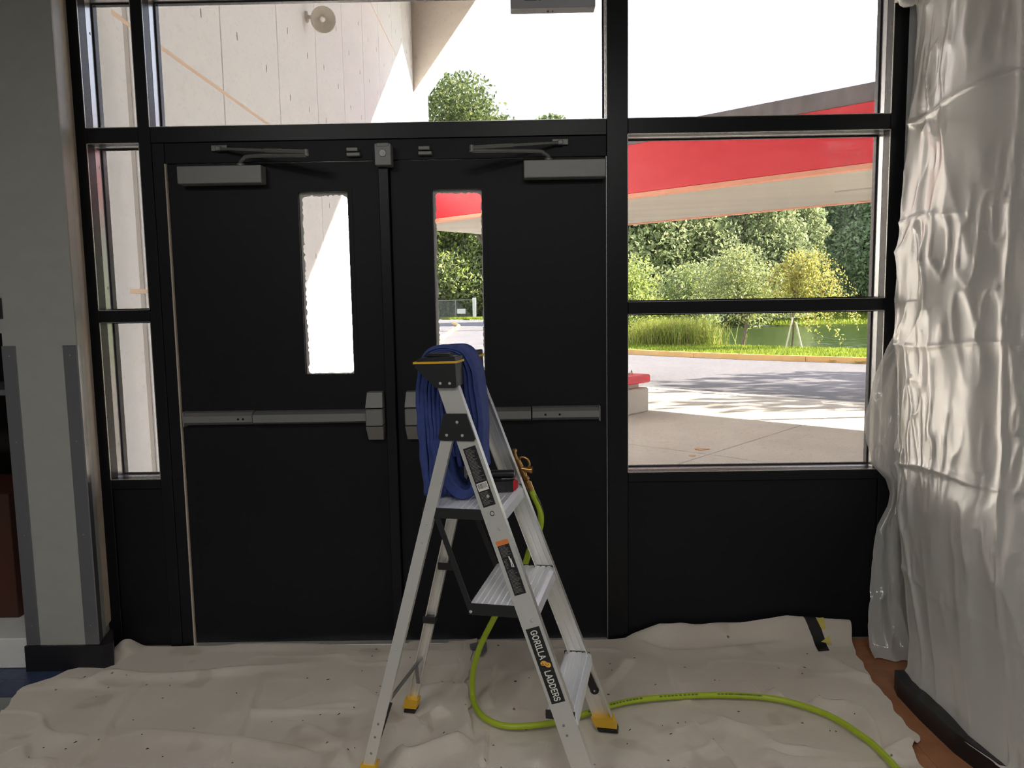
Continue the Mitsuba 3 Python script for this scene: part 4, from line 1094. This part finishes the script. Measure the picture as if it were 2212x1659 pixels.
# green hose with its brass spray gun
hp = [Lp(0.082, 0.225, 0.905), Lp(0.098, 0.228, 0.862), Lp(0.122, 0.235, 0.800), Lp(0.118, 0.242, 0.730), Lp(0.083, 0.240, 0.660), Lp(0.060, 0.245, 0.592), P3(-0.034, -0.62, 0.484), P3(-0.075, -0.60, 0.423), P3(-0.117, -0.575, 0.341), P3(-0.167, -0.55, 0.229), P3(-0.194, -0.545, 0.131), P3(-0.197, -0.56, 0.045), P3(-0.177, -0.637, 0.031), P3(-0.139, -0.705, 0.030), P3(-0.078, -0.750, 0.030), P3(0.0, -0.757, 0.030), P3(0.108, -0.735, 0.030), P3(0.203, -0.690, 0.030), P3(0.400, -0.592, 0.030), P3(0.640, -0.556, 0.030), P3(0.84, -0.560, 0.030), P3(0.985, -0.600, 0.030), P3(1.105, -0.700, 0.030), P3(1.165, -0.822, 0.030), P3(1.195, -0.95, 0.030), P3(1.21, -1.25, 0.030)]
tag('hose', 'lime green air hose looping from the ladder platform across the drop cloths', 'hose')
hs = spline(hp, 14)
obj('hose__tube', tube(hs, 0.0112, 14), 'm_hose', True)
# small dark print along the hose: short bars lying on it
pr = []
for a, b in ((14 * 1.1, 14 * 2.4), (14 * 17.2, 14 * 18.2), (14 * 18.5, 14 * 19.1), (14 * 19.5, 14 * 20.4)):
    i = a
    while i < b:
        q = np.array([np.interp(i + d, np.arange(len(hs)), hs[:, j]) for d in (0, 0.22) for j in range(3)]).reshape(2, 3)
        dr_ = q[1] - q[0]
        dr_ /= np.linalg.norm(dr_)
        sd = np.cross(dr_, [0, 0, 1])
        sd /= np.linalg.norm(sd)
        tocam = CAM - q[0]
        tocam -= dr_ * np.dot(tocam, dr_)
        up = np.cross(sd, dr_) * 0.75 + (sd if np.dot(sd, P3(0, -1, 0)) > 0 else -sd) * 0.66
        up /= np.linalg.norm(up)
        for w in range(3):
            c = q[0] + up * 0.0112 + dr_ * 0.0035 * w
            pr.append(bar(c, c + dr_ * (0.0016 + 0.001 * lr.random()), 0.006, 0.0008, up, 0))
        i += 0.75 + 0.3 * lr.random()
obj('hose__print', cat(pr), 'm_hose_print')
labels['hose__print'] = {'label': 'small dark print on the hose', 'kind': 'stuff'}
GU = 0.222
def gl(v, z):
    return P3(v, GU, z)
tag('hose_nozzle', 'brass nozzle with a loop handle at the end of the green hose', 'nozzle')
obj('hose_nozzle__body', L(cat([tube(spline([gl(0.046, 0.985), gl(0.058, 0.958), gl(0.068, 0.932)], 5), np.linspace(0.009, 0.011, 11), 12), tube([gl(0.068, 0.934), gl(0.080, 0.906)], 0.0085, 12),
                                lathe([(0.0, 0), (0.0115, 0), (0.0125, 0.003), (0.0125, 0.012), (0.0105, 0.014), (0, 0.014)], gl(0.072, 0.926), P3(0.42, 0, -0.9), 6),
                                tube([gl(0.060, 0.955), gl(0.092, 0.952)], 0.0105, 12), lathe([(0, 0), (0.013, 0), (0.013, 0.008), (0, 0.008)], gl(0.090, 0.952), P3(1, 0, 0), 14)])), 'm_brass', 40)
obj('hose_nozzle__handle_loop', L(tube(spline([gl(0.050, 0.975), gl(0.052, 0.992), gl(0.064, 0.998), gl(0.080, 0.990), gl(0.088, 0.972), gl(0.084, 0.962)], 6), 0.0042, 8)), 'm_brass', True)
obj('hose_nozzle__tip', L(cat([tube(spline([gl(0.044, 0.985), gl(0.036, 1.004), gl(0.034, 1.022)], 4), [0.008, 0.008, 0.0075, 0.007, 0.007, 0.006, 0.006, 0.006, 0.006], 10), lathe([(0, 0), (0.010, 0), (0.010, 0.006), (0.005, 0.010), (0, 0.010)], gl(0.034, 1.018), P3(0.0, 0, 1), 10)])), 'm_brass', 40)
obj('hose_nozzle__coupling', L(tube(spline([gl(0.080, 0.908), gl(0.086, 0.893), gl(0.092, 0.878)], 4), 0.0125, 12)), 'm_brass', 40)

# ------------------------------------------------------------------ drop cloths
LEFT_CREASES = [
    ([(-1.979, -0.333), (-1.872, -0.347), (-1.804, -0.364), (-1.749, -0.291), (-1.682, -0.288), (-1.539, -0.308), (-1.209, -0.271), (-1.055, -0.229), (-0.868, -0.178)], 0.017, 0.016),
    ([(-1.575, -0.323), (-1.551, -0.637), (-1.525, -0.714), (-1.494, -0.91)], 0.012, 0.02), ([(-1.094, -0.278), (-1.026, -0.799), (-1.051, -1.1)], 0.012, 0.014),
    ([(-1.501, -0.714), (-1.043, -0.79), (-0.865, -0.839), (-0.705, -0.889)], 0.016, 0.024), ([(-1.143, -0.586), (-0.942, -0.591), (-0.771, -0.564), (-0.618, -0.525)], 0.009, 0.018),
    ([(-0.845, -0.681), (-0.678, -0.805), (-0.577, -0.968)], 0.014, 0.03), ([(-0.423, -0.625), (-0.382, -0.737), (-0.335, -0.783)], 0.028, 0.026), ([(-0.275, -0.612), (-0.358, -0.659), (-0.343, -0.783)], 0.024, 0.024),
    ([(-0.479, -0.486), (-0.32, -0.415), (-0.224, -0.455)], 0.014, 0.022), ([(-0.44, -0.853), (-0.39, -0.922), (-0.279, -0.848), (-0.18, -0.83)], 0.034, 0.022),
    ([(-0.233, -0.379), (-0.215, -0.63), (-0.190, -0.815)], 0.016, 0.014), ([(-1.78, -0.80), (-1.70, -0.92), (-1.60, -0.90)], 0.018, 0.03), ([(-1.85, -0.62), (-1.72, -0.74), (-1.58, -0.75)], 0.014, 0.022),
    ([(-0.9, -0.08), (-0.6, -0.14), (-0.35, -0.10)], 0.014, 0.03), ([(-0.75, -0.36), (-0.62, -0.47), (-0.50, -0.62), (-0.47, -0.8)], 0.012, 0.026), ([(-0.30, -0.15), (-0.27, -0.30), (-0.31, -0.5)], 0.010, 0.02)]
RIGHT_CREASES = [
    ([(0.501, -0.06), (0.643, -0.135), (0.853, -0.135), (1.232, -0.09)], 0.010, 0.02), ([(0.467, -0.2), (0.318, -0.468)], 0.016, 0.022), ([(0.61, -0.247), (0.601, -0.475), (0.654, -0.572)], 0.010, 0.016),
    ([(0.659, -0.609), (0.737, -0.723), (0.822, -0.774), (0.864, -0.861), (0.935, -0.893), (1.094, -0.902)], 0.020, 0.018), ([(0.625, -0.651), (0.625, -0.77), (0.659, -0.871), (0.686, -0.991), (0.70, -1.2)], 0.014, 0.014),
    ([(0.984, -0.473), (1.007, -0.54)], 0.014, 0.014), ([(1.112, -0.55), (1.159, -0.60), (1.263, -0.592)], 0.020, 0.018), ([(0.899, -0.407), (0.924, -0.54)], 0.012, 0.016), ([(1.281, -0.16), (1.367, -0.356), (1.413, -0.419)], 0.013, 0.016),
    ([(0.812, -0.874), (0.896, -0.943), (1.063, -0.947)], 0.014, 0.022), ([(1.18, -0.60), (1.26, -0.66), (1.235, -0.814), (1.204, -0.925)], 0.020, 0.02), ([(0.058, -0.266), (-0.021, -0.496), (-0.046, -0.66)], 0.012, 0.03),
    ([(0.093, -0.821), (0.04, -0.98)], 0.012, 0.02), ([(-0.14, -0.75), (-0.136, -0.976)], 0.018, 0.014), ([(1.198, -0.93), (1.353, -0.846)], 0.026, 0.02), ([(-0.12, -0.20), (-0.13, -0.45), (-0.12, -0.60)], 0.012, 0.018),
    ([(0.25, -0.10), (0.20, -0.28), (0.28, -0.46)], 0.010, 0.024)]
FEET = [(LO + LV * v + LU * u)[:2] for v, u in ((0.36, -0.225), (0.36, 0.225), (-0.385, -0.225), (-0.385, 0.225))]
HOSE_XY = hs[hs[:, 2] < 0.07][:, :2]


def fold(x, y, line, h, w):
    """A raised crease along a line, sharper on one side, fading towards its ends."""
    pts = spline([P3(p[0], p[1], 0) for p in line], 6)[:, :2]
    best, sgn, along = np.full(x.shape, 9.0), np.zeros(x.shape), np.zeros(x.shape)
    n = len(pts) - 1
    for i in range(n):
        a, d = pts[i], pts[i + 1] - pts[i]
        t = np.clip(((x - a[0]) * d[0] + (y - a[1]) * d[1]) / (d @ d), 0, 1)
        ex, ey = x - a[0] - t * d[0], y - a[1] - t * d[1]
        q = np.hypot(ex, ey)
        m = q < best
        best, sgn, along = np.where(m, q, best), np.where(m, np.sign(d[0] * ey - d[1] * ex), sgn), np.where(m, (i + t) / n, along)
    ww = np.where(sgn > 0, w * 0.55, w * 2.2)
    return 1.35 * h * np.exp(-(best / ww) ** 2) * np.clip(np.minimum(along, 1 - along) * 5 + 0.12, 0, 1)


def cloth_height(x, y, creases, seed, base):
    p = np.stack([x, y, 0 * x], -1)
    lump = 0.012 * (meshkit.fbm(p * 4.0, 3, seed) - 0.35) + 0.004 * (meshkit.fbm(p * 13.0, 3, seed + 7) - 0.4)
    wr = np.abs(meshkit.noise(p * P3(3.2, 6.5, 1) + 0.6 * meshkit.noise(p * 3, seed + 3)[..., None], seed + 11) - 0.5)
    lump = lump + 0.010 * np.exp(-(wr / 0.05) ** 2) * meshkit.noise(p * 2.2, seed + 5)
    cr = 0
    for line, h, w in creases:
        cr = np.maximum(cr, fold(x, y, line, h, w))
    z = np.maximum(lump, 0) + cr
    for f in FEET:
        z = z * np.clip((np.hypot(x - f[0], y - f[1]) - 0.05) / 0.06, 0, 1)
    dh = np.min([np.hypot(x - q[0], y - q[1]) for q in HOSE_XY[::3]], axis=0)
    z = np.where(dh < 0.06, np.minimum(z, 0.012 + np.clip((dh - 0.012) / 0.05, 0, 1) * 0.03), z)
    return base + z


def cloth_sheet(key, ys, xl, xr, height, label, nx, ny):
    t = np.linspace(0, 1, ny)
    y = ys[0] + (ys[1] - ys[0]) * t
    rngc = np.random.default_rng(len(key))
    s = np.linspace(0, 1, nx)
    wob = lambda k: 0.006 * np.sin(y * 23 + k) + 0.004 * np.sin(y * 57 + 2 * k)
    a, b = np.interp(-y, [-q[0] for q in xl], [q[1] for q in xl]) + wob(0.3), np.interp(-y, [-q[0] for q in xr], [q[1] for q in xr]) + wob(1.7)
    X = a[:, None] + (b - a)[:, None] * s[None, :]
    Y = np.repeat(y[:, None], nx, 1)
    Y = Y - (1 - t[:, None]) ** 6 * (0.006 + 0.004 * np.sin(X * 7.0) + 0.002 * np.sin(X * 19.0))
    Z = height(X, Y)
    V = np.stack([X, Y, Z], -1).reshape(-1, 3)
    I = np.arange(nx * ny).reshape(ny, nx)
    Q = np.stack([I[:-1, :-1], I[1:, :-1], I[1:, 1:], I[:-1, 1:]], -1).reshape(-1, 4)
    obj(key, (V, Q), 'm_cloth', True)
    tag(key, label, 'drop cloth')


def left_h(x, y):
    z = cloth_height(x, y, LEFT_CREASES, 1, 0.005)
    z = z + 0.055 * np.exp(-((x + 1.80) / 0.045) ** 2 - ((y + 0.06) / 0.07) ** 2)                       # the corner that stands up by the pillar
    z = z + 0.012 * np.clip(1 - np.abs(y + 0.03) / 0.05, 0, 1) * (0.5 + 0.5 * np.sin(x * 5.0 + 1))
    return z + 0.012 * np.clip(1 - np.abs(x + 0.2) / 0.08, 0, 1)


TOPX, TOPZ = [-0.3, 0.40, 0.464, 0.50, 0.622, 0.779, 0.988, 1.197, 1.323, 1.473, 1.6], [0.010, 0.010, 0.014, 0.034, 0.080, 0.074, 0.082, 0.108, 0.098, 0.084, 0.07]


def right_h(x, y):
    rise = np.interp(x, TOPX, TOPZ) * np.exp(-(np.clip(-y - 0.02, 0, 9) / 0.055) ** 1.6)
    z = cloth_height(x, y, RIGHT_CREASES, 2, 0.004)
    return np.maximum(z, 0) + rise


cloth_sheet('drop_cloth', (-0.002, -1.55), [(0, -1.80), (-0.05, -1.838), (-0.18, -1.845), (-0.25, -1.95), (-0.33, -1.985), (-0.42, -2.06), (-0.55, -2.02), (-0.64, -1.985), (-1.0, -1.96), (-1.55, -1.95)],
            [(0, -0.215), (-0.4, -0.232), (-0.63, -0.205), (-0.83, -0.165), (-0.96, -0.145), (-1.55, -0.12)], left_h, 'wrinkled beige canvas drop cloth under the left legs of the ladder by the double doors', 250, 200)
cloth_sheet('drop_cloth_001', (-0.012, -1.55), [(0, -0.26), (-0.4, -0.28), (-0.83, -0.22), (-1.55, -0.19)],
            [(0, 1.475), (-0.1, 1.468), (-0.235, 1.43), (-0.42, 1.408), (-0.60, 1.392), (-0.80, 1.385), (-0.84, 1.372), (-0.90, 1.315), (-0.984, 1.318), (-1.55, 1.25)], right_h, 'beige canvas drop cloth on the right, rising against the black panel under the windows', 220, 200)


def patch(key, poly, hf, m, lift=0.002):
    """A thin piece of tape that follows the cloth."""
    P = Polygon(poly).segmentize(0.012)
    pts = [np.array(P.exterior.coords)[:-1]]
    x0, y0, x1, y1 = P.bounds
    g = np.stack(np.meshgrid(np.arange(x0, x1, 0.010), np.arange(y0, y1, 0.006)), -1).reshape(-1, 2)
    g = g[shapely.contains_xy(P.buffer(-0.003), g[:, 0], g[:, 1])]
    pts = np.vstack(pts + [g])
    from scipy.spatial import Delaunay
    tri = Delaunay(pts).simplices
    c = pts[tri].mean(1)
    tri = tri[shapely.contains_xy(P, c[:, 0], c[:, 1])]
    z = hf(pts[:, 0], pts[:, 1]) + lift
    return obj(key, (np.column_stack([pts, z]), tri), m)


k = patch('black_tape', [(1.268, -0.018), (1.322, -0.016), (1.338, -0.045), (1.344, -0.085), (1.340, -0.150), (1.290, -0.155), (1.292, -0.080), (1.280, -0.045)], right_h, 'm_tape', 0.003)
tag(k, 'ragged piece of black tape on the drop cloth below the window, with yellow scraps', 'tape')
patch(k + '__yellow_scrap', [(1.326, -0.028), (1.362, -0.020), (1.360, -0.055), (1.340, -0.058)], right_h, 'm_tape_yellow', 0.004)
patch(k + '__yellow_scrap', [(1.322, -0.098), (1.368, -0.075), (1.362, -0.118), (1.345, -0.105)], right_h, 'm_tape_yellow', 0.005)
k = patch('grey_tape', [(-0.240, -0.060), (-0.165, -0.045), (-0.160, -0.120), (-0.185, -0.200), (-0.205, -0.120), (-0.232, -0.115)], lambda x, y: np.maximum(left_h(x, y), right_h(x, y)), 'm_tape_grey', 0.004)
tag(k, 'piece of grey tape where the two drop cloths meet below the right door', 'tape')
pr_ = np.random.default_rng(44)
bits = []
for i in range(55):
    left = pr_.random() < 0.55
    x, y = (pr_.uniform(-1.9, -0.25), pr_.uniform(-1.0, -0.12)) if left else (pr_.uniform(-0.1, 1.3), pr_.uniform(-1.0, -0.15))
    hf = left_h if left else right_h
    z = float(hf(np.array([x]), np.array([y]))[0])
    a, l = pr_.random() * 6.28, 0.004 + 0.010 * pr_.random() ** 2
    bits.append(bar((x, y, z + 0.0015), (x + l * math.cos(a), y + l * math.sin(a), z + 0.0025), 0.0025, 0.0016, (0, 0, 1), 0.0004))
obj('debris', cat(bits), 'm_dark')
tag('debris', 'dark crumbs and leaf bits scattered over the drop cloths', 'debris', kind='stuff')

# ------------------------------------------------------------------ plastic sheeting on the right
EDGE_Z = [-0.02, 0.01, 0.093, 0.183, 0.304, 0.464, 0.638, 0.822, 1.027, 1.229, 1.429, 1.704, 1.858, 2.012, 2.144, 2.272, 2.536, 2.756, 3.1]
EDGE_X = [1.47, 1.47, 1.515, 1.55, 1.57, 1.60, 1.63, 1.650, 1.645, 1.636, 1.625, 1.621, 1.629, 1.639, 1.653, 1.662, 1.676, 1.675, 1.675]
EDGE_Y = [-0.455, -0.455, -0.469, -0.414, -0.336, -0.233, -0.144, -0.085, -0.062, -0.060, -0.060, -0.060, -0.060, -0.060, -0.060, -0.060, -0.060, -0.060, -0.060]


def crinkle(w, z, seed):
    p = np.stack([w, z, 0 * w], -1)
    q = np.stack([w * 9 + z * 2.2, z * 2.6 - w * 1.2, 0 * w], -1)
    r1 = np.abs(meshkit.noise(q, seed) - 0.5)
    q2 = np.stack([w * 22 - z * 3, z * 6 + w * 2, 0 * w], -1)
    r2 = np.abs(meshkit.noise(q2, seed + 1) - 0.5)
    return 0.016 * (meshkit.fbm(p * P3(4.5, 1.8, 1), 2, seed + 2) - 0.5), 0.009 * np.exp(-r1 / 0.10) * meshkit.noise(p * 3.0, seed + 4), 0.0035 * np.exp(-r2 / 0.12) * np.clip(2.2 * meshkit.noise(p * 4.0, seed + 6) - 0.7, 0, 1)


def big_sheet():
    nw, nz = 230, 380
    w = np.linspace(0, 1, nw) ** 1.15 * 2.6
    z = np.linspace(0.0, 3.1, nz)
    W, Z = np.meshgrid(w, z)
    ex, ey = np.interp(Z, EDGE_Z, EDGE_X), np.interp(Z, EDGE_Z, EDGE_Y)
    far = 1.478 + 0.137 * np.clip(Z / 0.9, 0, 1) ** 0.7 + 0.02 * np.sin(Z * 1.7)
    b = np.clip(W / 0.55, 0, 1)
    b = b * b * (3 - 2 * b)
    X = ex + (far - ex) * b
    Y = ey - W
    big, mid, fine = crinkle(W, Z, 31)
    near = np.exp(-W / 0.35)
    X = X - 2.2 * big * np.clip(W / 0.08, 0.2, 1) - 2.3 * mid * (0.28 + 1.0 * near) - 3.0 * fine * (0.35 + 0.9 * near)
    # hanging folds by the left edge
    X = X - 0.020 * near * (meshkit.noise(np.stack([W * 13 + 0.8 * np.sin(Z * 1.3), Z * 0.9, 0 * W], -1), 77) - 0.5) * np.clip((Z - 0.3) / 0.5, 0.2, 1)
    # packing creases
    for zc, sl, h in ((2.265, 0.03, 0.012), (1.85, 0.03, 0.007), (1.345, 0.035, 0.009), (0.83, 0.065, 0.007), (0.42, -0.03, 0.006), (2.74, 0.02, 0.008)):
        d = Z - zc - sl * W - 0.012 * np.sin(W * 9 + zc * 7)
        X = X - h * np.exp(-np.abs(d) / 0.009) * (0.4 + 0.9 * near) - 0.22 * h * np.tanh(d / 0.06) * np.exp(-np.abs(d) / 0.14)
    for wc, h in ((0.62, 0.007), (1.15, 0.006)):
        d = W - wc - 0.03 * np.sin(Z * 3 + wc)
        X = X - h * np.exp(-np.abs(d) / 0.008)
    q_ = np.clip(W - 0.22, 0, 9)
    X = X + 0.30 * (np.sqrt(q_ * q_ + 0.02) - 0.1414) * np.clip((Z - 0.15) / 0.9, 0, 1)
    X = np.minimum(X, 2.33)
    V = np.stack([X, Y, np.maximum(Z, 0.012 + 0.060 * np.clip((W - 0.06) / 0.2, 0, 1) + 0.012 * np.sin(W * 11) * np.clip(W - 0.1, 0, 1))], -1).reshape(-1, 3)
    I = np.arange(nw * nz).reshape(nz, nw)
    Q = np.stack([I[:-1, :-1], I[:-1, 1:], I[1:, 1:], I[1:, :-1]], -1).reshape(-1, 4)
    return V, Q


obj('plastic_sheet', big_sheet(), 'm_film', True)
tag('plastic_sheet', 'large wrinkled translucent plastic sheet hanging over the right wall', 'plastic sheet')


def edge_strip():
    E = [(3.05, 1.672, -0.030), (2.3, 1.668, -0.03), (1.9, 1.655, -0.032), (1.448, 1.636, -0.035), (1.288, 1.578, -0.035), (1.168, 1.536, -0.035), (1.005, 1.513, -0.035), (0.902, 1.524, -0.035), (0.808, 1.553, -0.035), (0.745, 1.611, -0.035), (0.682, 1.633, -0.035), (0.630, 1.627, -0.035),
         (0.53, 1.572, -0.05), (0.41, 1.551, -0.07), (0.253, 1.528, -0.10), (0.122, 1.508, -0.14), (0.035, 1.499, -0.18), (0.012, 1.499, -0.225)]
    E = E[::-1]
    nz, nw = 220, 46
    z = np.linspace(0.012, 3.05, nz)
    xl, yl = (np.interp(z, [e[0] for e in E], [e[i] for e in E]) for i in (1, 2))
    s = np.linspace(0, 1, nw)
    X = xl[:, None] + (1.712 - xl)[:, None] * s
    Z = np.repeat(z[:, None], nw, 1)
    p = np.stack([X * 8 + Z * 2, Z * 3 - X * 4, 0 * X], -1)
    r = np.abs(meshkit.noise(p, 51) - 0.5)
    r2 = np.abs(meshkit.noise(p * P3(2.6, 2.2, 1) + 4.0, 52) - 0.5)
    Y = yl[:, None] - 0.020 * np.sin(np.pi * s)[None, :] - 0.022 * np.exp(-r / 0.12) - 0.008 * np.exp(-r2 / 0.10) + 0.008 * np.sin(s * 14 + 3 * np.sin(Z * 2.5))
    Y = np.minimum(Y, -0.012)
    V = np.stack([X, Y, Z], -1).reshape(-1, 3)
    I = np.arange(nw * nz).reshape(nz, nw)
    Q = np.stack([I[:-1, :-1], I[:-1, 1:], I[1:, 1:], I[1:, :-1]], -1).reshape(-1, 4)
    return V, Q


obj('plastic_sheet_001', edge_strip(), 'm_film_clear', True)
tag('plastic_sheet_001', 'narrow crumpled strip of clear plastic bunched in the corner beside the right windows', 'plastic sheet')
obj('baseboard_right', prism([(1.470, -0.46), (1.453, -0.52), (1.450, -0.70), (1.458, -0.90), (1.488, -1.05), (1.545, -1.8), (1.60, -1.8), (1.60, -0.46)], 0.076, (0, 0, 0)), 'm_base')
struct('baseboard_right', 'black rubber base along the floor under the plastic sheet')

# ------------------------------------------------------------------ exit sign and the light over the right window
SX0, SX1, SY0, SY1, SZ0 = -0.010, 0.309, -0.356, -0.295, 2.647
tag('exit_sign', 'grey exit sign hanging over the right door', 'exit sign')
obj('exit_sign__housing', box(SX0, SX1, SY0, SY1, SZ0, SZ0 + 0.215, 0.003), 'm_sign')
obj('exit_sign__ceiling_mount', cat([box(0.09, 0.21, -0.345, -0.305, SZ0 + 0.215, SZ0 + 0.235, 0.003), lathe([(0, 0), (0.012, 0), (0.012, 0.29), (0, 0.29)], (0.15, -0.326, SZ0 + 0.222), (0, 0, 1), 12)]), 'm_sign', 40)
t = meshkit.text_mesh('EXIT', 0.150, 0.0012, True)
b = t.bounds
t.apply_translation(-P3(*b[0]))
t.apply_scale([0.212 / (b[1][0] - b[0][0]), 1, 1])
t.apply_transform(frame_matrix((0.043, SY0 - 0.0002, SZ0 + 0.027), (1, 0, 0), (0, 0, 1)))
obj('exit_sign__letters', t, 'm_sign_letters')
tag('exit_sign__letters', 'dark EXIT lettering')
obj('exit_sign__test_button', cat([lathe([(0, 0.003), (0.004, 0.003), (0.004, 0)], (0.132, -0.322, SZ0), (0, 0, -1), 10), lathe([(0, 0.002), (0.003, 0.002), (0.003, 0)], (0.150, -0.322, SZ0), (0, 0, -1), 10)]), 'm_sign_letters')
tag('emergency_light', 'small white rounded fitting at the top of the frame beside the plastic sheet', 'light fitting')
obj('emergency_light__housing', lathe([(0, -0.024), (0.022, -0.022), (0.034, -0.012), (0.037, 0.0), (0.037, 0.05), (0, 0.05)], (1.613, -0.085, 2.748), (0, 0, 1), 24), 'm_white', 40)
obj('emergency_light__arm', box(1.595, 1.632, -0.085, -0.001, 2.765, 2.795, 0.004), 'm_white')
